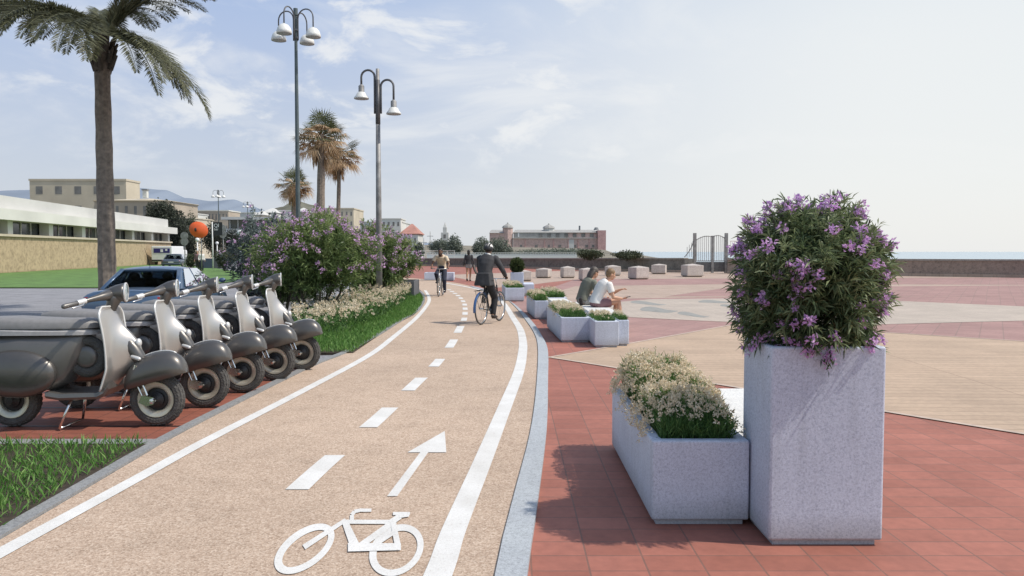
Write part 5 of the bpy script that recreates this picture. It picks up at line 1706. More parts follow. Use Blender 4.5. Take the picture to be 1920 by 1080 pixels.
# thin masts
t = thing('flagpole', 'thin grey mast with a small pale pennant rising above the oleander ball', 'pole', (XY(1554, 70), 70, 0))
zt = ZY(355, 70)
m = MB(); m.tube([(0, 0, 0), (0, 0, zt)], [.09, .045], 8); m.build('pole', M['pole_grey'], t, smooth=True)
m = MB(); m.add([(.06, 0, zt - 1.2), (.45, 0, zt - 2.2), (.06, 0, zt - 2.2)], [(0, 1, 2)]); m.build('pennant', M['b_pale'], t)
for px, pt, lab in ((795, 446, 'thin pale mast left of the hazy trees'), (807, 434, 'taller thin pale mast with a crossbar near the hazy trees')):
    t = thing('mast', lab, 'pole', (XY(px, 170), 170, 0))
    zt = ZY(pt, 170)
    m = MB(); m.tube([(0, 0, 0), (0, 0, zt)], [.14, .09], 6); m.build('pole', M['b_pale'], t)
    m = MB(); m.box(-.7, .7, -.08, .08, zt - 1.1, zt - .95); m.build('crossbar', M['b_pale'], t)

# concrete cubes
CUB = [(984, 507, 993, 528, 'cube partly hidden by the topiary box, leftmost of the front row'),
       (1020, 503, 28, 522, 'concrete cube second from the left, right of the topiary'),
       (1065, 499.5, 26, 522, 'concrete cube behind and left of the seated pair, in the back row'),
       (1103, 502.5, 32, 527, 'concrete cube directly behind the heads of the seated pair'),
       (1150.5, 497.5, 29, 517.5, 'concrete cube in the back row just right of the seated pair'),
       (1199.5, 499, 33, 524.5, 'concrete cube in the front row with a clear shadow, right of the seated pair'),
       (1238, 495, 30, 514.5, 'concrete cube nearest the sea wall, with a dark stained side'),
       (1301.5, 495, 37, 519.8, 'largest concrete cube, in front of the iron gate')]
gC = 'weathered concrete cubes on the plaza'
for k, (px, pt, wpx, pb, lab) in enumerate(CUB):
    if k == 0: wpx = 26
    x, y = G(px, pb)
    w = wpx / F * y / 2 * .88
    h = ZY(pt, y + w)
    t = thing('concrete_cube', lab, 'stone block', (x, y + w, .02), R_([8, -20, 12, 10, 6, 24, -16, 9][k]), gC)
    m = MB(); m.box(-w, w, -w, w, .05, h * .88)
    m.build('block', M['cube'], t, bevel=(.03, 2))
    m = MB(); m.add([(-w * .97, -w * .97, h * .88 + .002), (w * .97, -w * .97, h * .88 + .002), (w * .97, w * .97, h * .88 + .002), (-w * .97, w * .97, h * .88 + .002), (0, 0, h)], [(0, 1, 4), (1, 2, 4), (2, 3, 4), (3, 0, 4), (3, 2, 1, 0)])
    m.build('pyramid_top', M['cube'], t)
    m = MB(); m.box(-w * .85, w * .85, -w * .85, w * .85, 0, .048); m.build('plinth', M['wall'], t)

# ------------------------------------------------------------------ trees, shrubs and hills behind
def tree(name, label, px, py_top, Y, wpx, mat, n, seed, trunkh=.35, size=None, group=None, blobs=5, z0=0.0, flat=1.0, cat='tree'):
    x, y, zt = AT(px, py_top, Y)
    Wm = wpx / F * Y / 2
    h = zt - z0
    t = thing(name, label, cat, (x, y, z0), 0, group)
    rg = random.Random(seed)
    cz = h * (trunkh + (1 - trunkh) / 2); rz = h * (1 - trunkh) / 2
    B = [(0, 0, cz, Wm * .72, Wm * .72, rz * .92)]
    for k in range(blobs):
        a = 2 * PI * k / blobs + seed
        B.append((Wm * .5 * math.cos(a), Wm * .5 * math.sin(a), cz + rz * rg.uniform(-.45, .4), Wm * rg.uniform(.38, .52), Wm * .45, rz * rg.uniform(.4, .58)))
    size = size or max(.12, 3.2 / F * Y)
    cloud_parts(t, 'crown', B, n, size, mat, amp=.25, seed=seed)
    m = MB()
    m.tube([(0, 0, 0), (.05 * h * .2, 0, h * trunkh), (0, 0, cz)], [max(.08, h * .03), max(.06, h * .022), .04], 8)
    for k in range(4):
        a = k * 1.6 + seed
        m.tube([(0, 0, h * trunkh * .9), (Wm * .45 * math.cos(a), Wm * .45 * math.sin(a), cz)], [max(.05, h * .014), .03], 6)
    m.build('trunk', M['bark'], t)
    return t
TD = 'trees beyond the lawn'
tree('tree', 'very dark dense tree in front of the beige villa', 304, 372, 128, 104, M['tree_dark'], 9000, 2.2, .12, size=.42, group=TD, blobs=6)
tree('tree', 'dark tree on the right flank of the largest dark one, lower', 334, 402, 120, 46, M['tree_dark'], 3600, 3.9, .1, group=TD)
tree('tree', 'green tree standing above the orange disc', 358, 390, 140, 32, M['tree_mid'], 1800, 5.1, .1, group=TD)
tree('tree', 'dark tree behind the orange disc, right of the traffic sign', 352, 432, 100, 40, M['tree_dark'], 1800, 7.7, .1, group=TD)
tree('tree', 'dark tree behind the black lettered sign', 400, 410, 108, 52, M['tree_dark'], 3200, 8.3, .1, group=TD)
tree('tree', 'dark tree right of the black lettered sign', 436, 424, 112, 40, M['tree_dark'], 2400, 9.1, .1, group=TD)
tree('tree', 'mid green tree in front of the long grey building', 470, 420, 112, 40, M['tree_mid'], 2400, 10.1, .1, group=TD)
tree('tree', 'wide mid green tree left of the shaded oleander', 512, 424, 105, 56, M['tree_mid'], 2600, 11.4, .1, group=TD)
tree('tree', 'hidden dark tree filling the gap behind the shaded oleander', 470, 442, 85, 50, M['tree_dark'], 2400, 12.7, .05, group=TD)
SH = 'shrubs at the far edge of the lawn'
tree('shrub', 'olive shrub right of the blue-grey box', 420, 466, 64, 40, M['tree_mid'], 1800, 1.3, .02, group=SH, cat='shrub')
tree('shrub', 'shrub with reddish tint left of the shaded oleander', 456, 464, 60, 36, M['tree_mid'], 1600, 2.9, .02, group=SH, cat='shrub')
tree('shrub', 'round shrub left of the blue-grey box, behind the traffic sign', 358, 474, 78, 26, M['tree_mid'], 1200, 4.4, .02, group=SH, cat='shrub')
TF = 'hazy trees beyond the sea wall'
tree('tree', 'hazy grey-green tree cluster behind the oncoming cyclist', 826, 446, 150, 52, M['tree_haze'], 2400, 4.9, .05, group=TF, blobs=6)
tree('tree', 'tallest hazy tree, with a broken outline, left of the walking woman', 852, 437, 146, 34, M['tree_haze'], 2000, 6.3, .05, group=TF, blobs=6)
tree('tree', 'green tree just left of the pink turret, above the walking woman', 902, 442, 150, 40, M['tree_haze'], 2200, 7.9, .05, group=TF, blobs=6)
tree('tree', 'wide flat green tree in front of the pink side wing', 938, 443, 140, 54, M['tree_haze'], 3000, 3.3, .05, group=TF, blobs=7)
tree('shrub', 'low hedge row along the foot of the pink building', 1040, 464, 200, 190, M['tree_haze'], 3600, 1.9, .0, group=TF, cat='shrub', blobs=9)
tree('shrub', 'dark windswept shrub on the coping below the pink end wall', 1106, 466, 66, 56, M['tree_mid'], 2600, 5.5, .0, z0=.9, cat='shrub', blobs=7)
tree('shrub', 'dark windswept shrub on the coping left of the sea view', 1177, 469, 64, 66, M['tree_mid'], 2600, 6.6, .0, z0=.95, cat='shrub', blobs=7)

def hill(name, prof, Y, depth, mat, seed):
    """ridge through photograph silhouette points, sloping down toward the camera"""
    P = []
    for i in range(len(prof) - 1):
        for k in range(8):
            f = k / 8; f2 = f * f * (3 - 2 * f)
            P.append((prof[i][0] * (1 - f) + prof[i + 1][0] * f, prof[i][1] * (1 - f2) + prof[i + 1][1] * f2))
    P.append(prof[-1])
    rings = []
    ns = 10
    for j in range(ns + 1):
        f = j / ns
        ring = []
        for px, py in P:
            x = XY(px, Y); zt = max(ZY(py, Y), .5)
            y = Y - depth * (1 - f)
            z = zt * (f ** 1.3) + zt * .05 * mnoise.noise(Vector((x * .004 + seed, y * .004, 1))) * math.sin(PI * f)
            ring.append(Vector((x, y, z - .2)))
        rings.append(ring)
    rings.append([Vector((p.x, p.y + depth * .5, p.z * .6)) for p in rings[-1]])
    m = MB(); m.rings(rings, cap=False, closed=False)
    return structure(name, m, mat, smooth=True, recenter=False)
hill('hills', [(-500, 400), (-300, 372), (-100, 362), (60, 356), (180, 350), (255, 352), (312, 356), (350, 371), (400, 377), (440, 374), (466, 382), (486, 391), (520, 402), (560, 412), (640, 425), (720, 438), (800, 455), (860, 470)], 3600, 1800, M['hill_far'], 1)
hill('hillside', [(440, 432), (478, 404), (496, 397), (510, 391), (532, 387), (545, 380), (560, 377), (590, 384), (640, 400), (700, 425), (760, 445), (800, 468)], 620, 220, M['hill_near'], 4)
hill('headland', [(700, 470), (800, 458), (860, 459), (960, 462), (1060, 464), (1130, 467), (1150, 472)], 235, 60, M['earth'], 6)
# small hillside houses and garden trees filling the town behind the palms
GH = 'small houses of the town behind the oleanders'
for px0, px1, pt, Y, mat, fl, cl, rf, lab in (
        (684, 704, 424, 172, 'b_cream', 4, 3, 0, 'narrow cream house just left of the grey lamp post'),
        (756, 772, 436, 190, 'b_white', 3, 2, 0, 'narrow white house left of the red hipped roof'),
        (480, 494, 404, 225, 'b_cream', 4, 2, 1.6, 'small cream house with a pale roof at the left of the hillside'),
        (556, 576, 398, 280, 'b_beige', 3, 3, 1.8, 'small beige house on the hillside right of the short palm'),
        (352, 372, 402, 200, 'b_white', 4, 3, 0, 'small white house above the green tree and orange disc')):
    block('house', lab, px0, px1, pt, Y, 7, M[mat], floors=fl, cols=cl, ww=.4, wh=.42, roof=rf or None, roofmat=M['b_pale'], group=GH)
for px, pt, Y, w, mat, lab in ((664, 424, 150, 34, 'tree_mid', 'green garden tree between the palms and the lamp post'), (700, 434, 140, 30, 'tree_haze', 'hazy garden tree behind the lamp post'), (746, 440, 150, 30, 'tree_mid', 'garden tree below the white terrace houses'), (786, 452, 150, 22, 'tree_haze', 'small hazy tree right of the red roof'), (388, 404, 170, 22, 'tree_dark', 'small dark tree left of the black sign, in front of the terraced building')):
    tree('tree', lab, px, pt, Y, w, M[mat], 1600, px * .1, .1, group='garden trees in the town')
# ------------------------------------------------------------------ people and bicycles
V3 = lambda *a: Vector(a)
def lerp(a, b, f): return a * (1 - f) + b * f

def torso_rings(J, st, inflate=0.0, hem=None):
    """st: list of (s, half width, half depth); s runs pelvis(0) .. neck base(1)"""
    pel, mid, neck = J['pel'], J['mid'], J['neck']
    rs = []
    for s, a, b in st:
        p = pel * (1 - s) ** 2 + mid * 2 * s * (1 - s) + neck * s * s if 0 <= s <= 1 else (pel + (mid - pel).normalized() * (s * (neck - pel).length) if s < 0 else neck + (neck - mid).normalized() * ((s - 1) * (neck - pel).length))
        q = max(0, min(1, s))
        t = ((mid - pel) * (1 - q) + (neck - mid) * q).normalized()
        lat = J['lat_p'] * (1 - q) + J['lat_s'] * q
        lat = (lat - t * lat.dot(t)).normalized()
        d = t.cross(lat)
        a += inflate; b += inflate
        rs.append([p + lat * (a * math.copysign(abs(math.cos(2 * PI * k / 20)) ** .85, math.cos(2 * PI * k / 20))) + d * (b * math.sin(2 * PI * k / 20)) for k in range(20)])
    return rs
TORSO = [(-.16, .06, .06), (-.12, .14, .10), (0, .165, .115), (.2, .145, .105), (.4, .138, .10), (.6, .155, .112), (.78, .172, .112), (.9, .165, .095), (.98, .11, .075), (1.03, .06, .06)]

def hand_mesh(mb, wr, d, palm_n, curl=1.0, side=1):
    """palm, four separate fingers and a thumb; d finger direction, palm_n normal out of the palm"""
    d = d.normalized(); n = (palm_n - d * palm_n.dot(d)).normalized(); l = d.cross(n) * side
    mb.tube([wr, wr + d * .03, wr + d * .085], [(.022, .018), (.036, .017), (.040, .015)], 10, lat=l, round_ends=True)
    for k, L in enumerate((.066, .075, .070, .055)):
        b = wr + d * .082 + l * (-.031 + .0205 * k)
        p = [b]; ang = 0
        for j, seg in enumerate((.42, .32, .26)):
            ang += curl * (.75 if j else .5)
            p.append(p[-1] + (d * math.cos(ang) + n * math.sin(ang)) * L * seg)
        mb.tube(p, [.0095, .009, .0085, .0075], 8, round_ends=True)
    b = wr + d * .03 - l * .034
    p = [b, b + (d * .7 - l * .6 + n * .3).normalized() * .032]; p.append(p[-1] + (d * .9 + n * .6).normalized() * .028)
    mb.tube(p, [.012, .0105, .009], 8, round_ends=True)

def head_mesh(mb, c, f, up, lat):
    R = Matrix((f, lat, up)).transposed()
    P = lambda x, y, z: c + R @ Vector((x, y, z))
    mb.ell(c + R @ V3(-.008, 0, .025), (.098, .077, .098), 18, 14, R)
    mb.ell(P(.022, 0, -.045), (.066, .058, .072), 16, 12, R)
    mb.ell(P(.058, 0, -.092), (.024, .03, .02), 10, 8, R)
    mb.tube([P(.086, 0, .01), P(.108, 0, -.028), P(.09, 0, -.036)], [.012, .016, .012], 8, round_ends=True)
    mb.ell(P(.082, 0, .032), (.014, .05, .012), 12, 6, R)
    mb.ell(P(.084, 0, -.062), (.012, .026, .012), 10, 6, R)
    for s in (-1, 1):
        mb.ell(P(-.008, s * .079, -.008), (.022, .012, .034), 10, 8, R)
        mb.ell(P(.062, s * .04, -.02), (.022, .024, .02), 10, 8, R)
    return P, R

def face_parts(par, P, R, brow_mat):
    for s in (-1, 1):
        m = MB(); m.ell(P(.082, s * .031, .012), (.010, .013, .0085), 10, 8, R); e = m.build('eye', M['white'], par, smooth=True)
        m = MB(); m.ell(P(.090, s * .031, .012), (.004, .006, .006), 8, 6, R); m.build('pupil', M['black'], e, smooth=True)
        m = MB(); m.tube([P(.088, s * .018, .032), P(.09, s * .034, .036), P(.08, s * .05, .03)], .005, 6, round_ends=True); m.build('eyebrow', brow_mat, par, smooth=True)
    m = MB(); m.ell(P(.094, 0, -.062), (.005, .022, .006), 10, 6, R); m.build('lips', M['mauve'], par, smooth=True)

def body_mesh(root, J, skin, voxel=.0085):
    m = MB()
    m.rings(torso_rings(J, TORSO), True)
    hc = J['head']; neck = J['neck']
    m.tube([lerp(neck, hc, -.25), lerp(neck, hc, .25), hc - J['hup'] * .03 - J['hf'] * .02], [(.062, .058), (.056, .054), (.052, .052)], 12)
    P, R = head_mesh(m, hc, J['hf'], J['hup'], J['hup'].cross(J['hf']))
    for A in J['arms']:
        sh, el, wr = A['p']
        m.tube([sh, lerp(sh, el, .3), lerp(sh, el, .8), el, lerp(el, wr, .3), lerp(el, wr, .75), wr], [.055, .050, .041, .040, .041, .032, .026], 12, round_ends=True)
        hand_mesh(m, wr, A['d'], A['n'], A.get('curl', 1.0), A.get('side', 1))
    for L in J['legs']:
        hp, kn, an, toe = L
        m.tube([hp, lerp(hp, kn, .3), lerp(hp, kn, .8), kn, lerp(kn, an, .3), lerp(kn, an, .75), an], [.088, .082, .062, .056, .057, .042, .036], 14, round_ends=True)
        fd = (toe - an)
        m.tube([an + V3(0, 0, -.01) - fd * .25, an - V3(0, 0, .02), lerp(an, toe, .6), toe], [(.032, .032), (.036, .036), (.042, .026), (.038, .018)], 10, lat=fd.cross(V3(0, 0, 1)).normalized(), round_ends=True)
    o = remesh_build(m, 'body', skin, root, voxel, 4)
    return o, P, R

def top_garment(root, J, name, mat, sleeve, inflate=.016, hem=-.05, flare=0.0, s_r=(.066, .058, .052), vox=.011, extra=None):
    m = MB()
    st = [(hem, .168 + flare, .118 + flare)] + [q for q in TORSO if q[0] > hem + .02 and q[0] < .97] + [(.97, .12, .082), (1.0, .07, .068)]
    m.rings(torso_rings(J, st, inflate), True)
    for A in J['arms']:
        sh, el, wr = A['p']
        if sleeve == 'long':
            pts = [lerp(sh, J['neck'], .25), sh, lerp(sh, el, .5), el, lerp(el, wr, .5), lerp(el, wr, .96)]
            m.tube(pts, [s_r[0], s_r[0] * 1.02, s_r[1], s_r[2], s_r[2] * .92, s_r[2] * .82], 12)
        else:
            pts = [lerp(sh, J['neck'], .25), sh, lerp(sh, el, .35), lerp(sh, el, sleeve)]
            m.tube(pts, [s_r[0], s_r[0] * 1.03, s_r[0], s_r[0] * 1.02], 12)
    if extra: extra(m)
    return remesh_build(m, name, mat, root, vox, 3)

def leg_garment(root, J, name, mat, length=1.0, r=(.105, .082, .064, .055), vox=.011):
    m = MB()
    m.rings(torso_rings(J, [(-.17, .10, .09), (-.12, .15, .11), (0, .168, .12), (.13, .158, .115)], .012), True)
    for hp, kn, an, toe in J['legs']:
        if length >= 1:
            m.tube([lerp(hp, kn, -.05), lerp(hp, kn, .35), kn, lerp(kn, an, .4), lerp(kn, an, .97)], [r[0], r[0] * .94, r[1], r[2] * 1.06, r[3]], 14, round_ends=False)
        else:
            m.tube([lerp(hp, kn, -.05), lerp(hp, kn, .35), lerp(hp, kn, length)], [r[0], r[0] * .98, r[0] * .9], 14)
    return remesh_build(m, name, mat, root, vox, 3)

def shoes(root, J, mat):
    for hp, kn, an, toe in J['legs']:
        fd = (toe - an); lat = fd.cross(V3(0, 0, 1)).normalized()
        up = lat.cross(fd).normalized()
        m = MB()
        m.tube([an - fd * .30 - V3(0, 0, .035), an - fd * .1 - V3(0, 0, .03), lerp(an, toe, .5) - V3(0, 0, .012), lerp(an, toe, .95), lerp(an, toe, 1.1) + V3(0, 0, .0)], [(.036, .038), (.042, .05), (.05, .04), (.048, .03), (.03, .02)], 12, lat=lat, round_ends=True)
        m.build('shoe', mat, root, smooth=True)

def frame(J):
    J.setdefault('lat_p', V3(0, 1, 0)); J.setdefault('lat_s', V3(0, 1, 0))
    J.setdefault('hf', V3(1, 0, 0)); J['hf'].normalize()
    up = J.get('hup', V3(0, 0, 1)); up = up - J['hf'] * up.dot(J['hf']); J['hup'] = up.normalized()
    return J

# ---- bicycle (x forward, rear contact at the origin)
def bicycle(label, loc, rz, frame_mat, tyre_mat, guard=None, steer=0.0):
    t = thing('bicycle', label, 'bicycle', loc, rz)
    def wheel(x):
        m = MB(); torus(m, (x, 0, .35), .333, .017, n=44, k=8); w = m.build('wheel', tyre_mat, t, smooth=True)
        m = MB(); torus(m, (x, 0, .35), .310, .010, n=40, k=6, sq=1.1); m.build('rim', M['chrome'], w, smooth=True)
        m = MB()
        for k in range(18):
            a = 2 * PI * k / 18
            m.tube([(x + .02 * math.cos(a + .9), .02 * (-1) ** k, .35 + .02 * math.sin(a + .9)), (x + .305 * math.cos(a), 0, .35 + .305 * math.sin(a))], .0016, 4)
        m.build('spokes', M['pole_grey'], w)
        m = MB(); m.lathe([(.0001, -.05), (.014, -.05), (.02, -.03), (.02, .03), (.014, .05), (.0001, .05)], 12, (x, 0, .35), 'y'); m.build('hub', M['chrome'], w, smooth=True)
    wheel(0.0); wheel(1.05)
    BB = V3(.44, 0, .29); ST = V3(.27, 0, .80); HT = V3(.88, 0, .84); HB = V3(.915, 0, .70); RA = V3(0, 0, .35); FA = V3(1.05, 0, .35)
    m = MB()
    for a, b, r in ((BB, ST, .016), (ST - V3(0, 0, .03), HT - V3(-.01, 0, .04), .015), (BB, HB, .018), (HT, HB, .02)): m.tube([a, b], r, 8)
    for s in (-1, 1):
        y = V3(0, .05 * s, 0)
        m.tube([RA + y, BB + y * .7, BB], .009, 6); m.tube([RA + y, ST - V3(0, 0, .05) + y * .3, ST - V3(0, 0, .04)], .008, 6)
    fr = m.build('frame', frame_mat, t, smooth=True)
    m = MB()
    for s in (-1, 1): m.tube([HB - V3(-.01, 0, .02), HB + V3(.015, .045 * s, -.06), FA + V3(0, .05 * s, 0)], [.014, .012, .009], 6)
    m.build('fork', frame_mat, t, smooth=True)
    m = MB(); m.tube([HT, HT + V3(-.045, 0, .13), HT + V3(.02, 0, .15)], .013, 8)
    m.tube([V3(.70, .30, 1.0), V3(.80, .28, 1.0), V3(.885, .16, .995), V3(.90, 0, .99), V3(.885, -.16, .995), V3(.80, -.28, 1.0), V3(.70, -.30, 1.0)], .011, 8)
    hb = m.build('handlebar', M['chrome'], t, smooth=True)
    for s in (-1, 1):
        m = MB(); m.tube([V3(.68, .302 * s, 1.0), V3(.79, .283 * s, 1.0)], .016, 8, round_ends=True); m.build('grip', M['black'], hb, smooth=True)
    m = MB(); m.tube([ST, ST + V3(-.03, 0, .10)], .012, 8); m.build('seat_post', M['chrome'], t, smooth=True)
    m = MB(); m.tube([V3(.10, 0, .915), V3(.17, 0, .925), V3(.26, 0, .92), V3(.38, 0, .915)], [(.075, .02), (.08, .028), (.045, .022), (.018, .015)], 12, lat=(0, 1, 0), round_ends=True); m.build('saddle', M['black'], t, smooth=True)
    m = MB(); m.lathe([(.0001, -.055), (.09, -.055), (.09, -.05), (.0001, -.05)], 22, (BB.x, 0, BB.z), 'y'); ck = m.build('chainring', M['chrome'], t)
    for s, a in ((-1, R_(-95)), (1, R_(85))):
        e = BB + V3(.17 * math.cos(a), .075 * s, .17 * math.sin(a))
        m = MB(); m.tube([BB + V3(0, .06 * s, 0), e], .010, 6); m.build('crank', M['chrome'], ck)
        m = MB(); m.obox(e + V3(0, .05 * s, 0), (.045, 0, 0), (0, .04, 0), (0, 0, .01)); m.build('pedal', M['black'], ck)
    m = MB(); m.tube([BB + V3(0, -.052, .09), V3(0, -.052, .39)], .006, 5); m.tube([BB + V3(0, -.052, -.09), V3(0, -.052, .31)], .006, 5); m.build('chain', M['black'], t)
    if guard:
        m = MB()
        arc = [V3(.375 * math.cos(a), 0, .35 + .375 * math.sin(a)) for a in [R_(40 + 150 * k / 16) for k in range(17)]]
        m.tube(arc, (.028, .004), 8, lat=(0, 1, 0)); m.build('mudguard', guard, t, smooth=True)
        m = MB()
        for s in (-1, 1): m.tube([V3(-.30, .045 * s, .76), V3(.18, .045 * s, .77)], .006, 6); m.tube([V3(-.22, .045 * s, .76), V3(0, .055 * s, .36)], .005, 6)
        for q in range(4): m.tube([V3(-.28 + .13 * q, -.045, .76), V3(-.28 + .13 * q, .045, .76)], .005, 5)
        m.build('carrier_rack', M['black'], t)
    return t

def grip_arm(sh, el, hand, fwd, side):
    """wrist just behind the grip, fingers wrapped over it"""
    d = (hand - el).normalized()
    wr = hand - d * .075 + V3(0, 0, .028)
    return dict(p=(sh, el, wr), d=(d + fwd * .3).normalized(), n=V3(0, 0, -1), curl=1.35, side=side)

# ---- cyclist riding away in a charcoal suit
g1 = G(902.5, 612); rz1 = R_(68.5)
Z0 = .036
bicycle('dark city bicycle with a blue rear mudguard, ridden away by the man in the suit', (g1[0], g1[1], Z0), rz1, M['bike_fr'], M['tyre_grey'], M['bike_blue'])
t = thing('person', 'cyclist in a charcoal suit and white helmet riding away along the path', 'person', (g1[0], g1[1], Z0), rz1)
J = frame(dict(pel=V3(.20, 0, .99), mid=V3(.20, 0, 1.27), neck=V3(.36, 0, 1.52), head=V3(.42, 0, 1.665), hf=V3(1, .05, -.05),
    arms=[grip_arm(V3(.36, .20, 1.455), V3(.50, .26, 1.20), V3(.735, .295, 1.0), V3(1, 0, 0), 1), grip_arm(V3(.36, -.20, 1.455), V3(.42, -.34, 1.20), V3(.735, -.295, 1.0), V3(1, 0, 0), -1)],
    legs=[(V3(.22, .09, .95), V3(.62, .12, .80), V3(.42, .125, .525), V3(.56, .13, .48)), (V3(.22, -.09, .95), V3(.48, -.12, .57), V3(.385, -.125, .19), V3(.53, -.13, .14))]))
b_, P, R = body_mesh(t, J, M['skin_d'])
def tails(m):
    m.rings([[V3(.20 + dx + .0, y, z) for dx, y in ((-.135 - fl, -.16 - fl), (-.15 - fl, 0), (-.135 - fl, .16 + fl), (.06, .185 + fl), (.12, .1), (.12, -.1), (.06, -.185 - fl))] for z, fl in ((1.14, -.01), (1.0, .01), (.90, .03), (.86, .034))], True)
top_garment(t, J, 'suit_jacket', M['suit'], 'long', .024, -.02, .02, s_r=(.078, .068, .058), extra=tails)
leg_garment(t, J, 'trousers', M['trous'])
shoes(t, J, M['shoe'])
m = MB(); m.tube([J['neck'] - V3(.01, 0, .01), J['neck'] + V3(.01, 0, .045)], [.072, .066], 14); m.build('shirt_collar', M['tee_white'], t, smooth=True)
m = MB(); m.ell(P(-.018, 0, .01), (.098, .084, .085), 16, 10, R); m.build('hair', M['hair_d'], t, smooth=True)
m = MB()
rs = []
for i in range(10):
    ph = PI / 2 * i / 9
    rs.append([P(-.006 + .128 * math.cos(ph) * math.cos(a), .100 * math.cos(ph) * math.sin(a), .045 + .105 * math.sin(ph) - .018 * math.cos(ph) * (1 - math.cos(a))) for a in [2 * PI * k / 24 for k in range(24)]])
m.rings(rs, True); hm = m.build('helmet', M['helmet_w'], t, smooth=True)
for y in (-.055, 0, .055):
    m = MB(); m.tube([P(-.125 + abs(y) * .3, y, .055), P(-.095, y, .105), P(-.04, y, .138 - abs(y) * .3)], (.017, .013), 8, round_ends=True); m.build('vent', M['black'], hm, smooth=True)
m = MB(); m.tube([P(-.128 * math.cos(a) - .006, .102 * math.sin(a), .025 - .02 * (1 - math.cos(a))) for a in [R_(-80 + 16 * k) for k in range(11)]], (.045, .014), 8, lat=tuple(R @ V3(0, 0, 1))); m.build('helmet_band', M['black'], hm, smooth=True)

# ---- oncoming cyclist in a cream T-shirt
rz2 = R_(-93)
fc = G(822.5, 558)
rc = (fc[0] - 1.05 * math.cos(rz2), fc[1] - 1.05 * math.sin(rz2))
bicycle('white-framed bicycle coming toward the camera under the man in the cream shirt', (rc[0], rc[1], Z0), rz2, M['bike_w'], M['tyre_grey'])
t = thing('person', 'bearded man in a cream T-shirt and navy trousers cycling toward the camera', 'person', (rc[0], rc[1], Z0), rz2)
J = frame(dict(pel=V3(.20, 0, .97), mid=V3(.22, 0, 1.24), neck=V3(.46, 0, 1.47), head=V3(.57, 0, 1.60), hf=V3(1, -.1, -.22), lat_s=V3(0, 1, -.06),
    arms=[grip_arm(V3(.46, .20, 1.40), V3(.56, .31, 1.16), V3(.735, .295, 1.0), V3(1, 0, 0), 1), grip_arm(V3(.46, -.20, 1.415), V3(.56, -.31, 1.17), V3(.735, -.295, 1.0), V3(1, 0, 0), -1)],
    legs=[(V3(.22, .09, .93), V3(.50, .13, .57), V3(.385, .13, .19), V3(.53, .15, .14)), (V3(.22, -.09, .93), V3(.63, -.15, .80), V3(.42, -.13, .525), V3(.56, -.15, .48))]))
b_, P, R = body_mesh(t, J, M['skin_d'])
top_garment(t, J, 't_shirt', M['tee_cream'], .62, .020, -.04, .014, s_r=(.072, .06, .05))
leg_garment(t, J, 'trousers', M['navy'])
shoes(t, J, M['shoe'])
face_parts(b_, P, R, M['hair_d'])
m = MB(); m.ell(P(-.022, 0, .052), (.095, .088, .085), 18, 12, R); m.build('hair', M['hair_d'], t, smooth=True)
m = MB(); m.tube([P(.05, .062, -.045), P(.082, .035, -.092), P(.092, 0, -.10), P(.082, -.035, -.092), P(.05, -.062, -.045)], [.014, .022, .024, .022, .014], 8, round_ends=True); m.build('beard', M['hair_d'], t, smooth=True)
m = MB(); m.obox(V3(.42, .02, 1.02), (.03, 0, .05), (0, .10, 0), (-.05, 0, .03)); m.build('waist_bag', M['navy'], t, bevel=(.02, 2))
# mirrored pose uses the opposite pedal: swap crank sides on his bicycle by turning nothing, feet rest near the pedals

# ---- woman walking away
gw = G(879, 527.5); rz3 = R_(86)
t = thing('person', 'woman in a dark grey top and pale shorts walking away toward the sea wall', 'person', (gw[0], gw[1], .02), rz3)
J = frame(dict(pel=V3(0, 0, .93), mid=V3(.0, 0, 1.18), neck=V3(.01, 0, 1.45), head=V3(.02, 0, 1.61), lat_p=V3(0, 1, 0),
    arms=[dict(p=(V3(0, .185, 1.40), V3(-.05, .24, 1.12), V3(.06, .25, .90)), d=V3(.2, 0, -1), n=V3(0, -1, 0), curl=.8, side=1), dict(p=(V3(0, -.185, 1.40), V3(-.06, -.25, 1.12), V3(.02, -.27, .90)), d=V3(.1, -.05, -1), n=V3(0, 1, 0), curl=1.1, side=-1)],
    legs=[(V3(0, .085, .90), V3(-.02, .09, .49), V3(-.20, .075, .13), V3(-.10, .075, .03)), (V3(0, -.085, .90), V3(.10, -.08, .48), V3(.06, -.06, .075), V3(.20, -.06, .025))]))
b_, P, R = body_mesh(t, J, M['skin_m'])
top_garment(t, J, 'jacket', M['suit'], 'long', .018, .0, .015, s_r=(.062, .054, .046))
leg_garment(t, J, 'shorts', M['grey_cl'], .42)
shoes(t, J, M['shoe'])
m = MB(); m.ell(P(-.02, 0, .03), (.10, .09, .10), 16, 12, R); m.tube([P(-.06, 0, .02), P(-.085, 0, -.08), P(-.08, 0, -.15)], [(.085, .05), (.08, .045), (.06, .03)], 12, lat=tuple(R @ V3(0, 1, 0)), round_ends=True); m.build('hair', M['hair_d'], t, smooth=True)
tb = thing('shoulder_bag', 'black shoulder bag hanging at the left hip of the walking woman', 'bag', (gw[0], gw[1], .02), rz3)
m = MB(); m.box(-.16, .14, .235, .33, .86, 1.10); m.build('bag_body', M['black'], tb, bevel=(.04, 3))
m = MB(); m.tube([V3(-.12, .28, 1.09), V3(-.05, .225, 1.30), V3(.0, .18, 1.475), V3(.06, .215, 1.30), V3(.10, .28, 1.09)], (.018, .005), 6); m.build('strap', M['black'], tb)
tb = thing('coat', 'dark coat carried over the right hand of the walking woman', 'coat', (gw[0], gw[1], .02), rz3)
m = MB(); rs = []
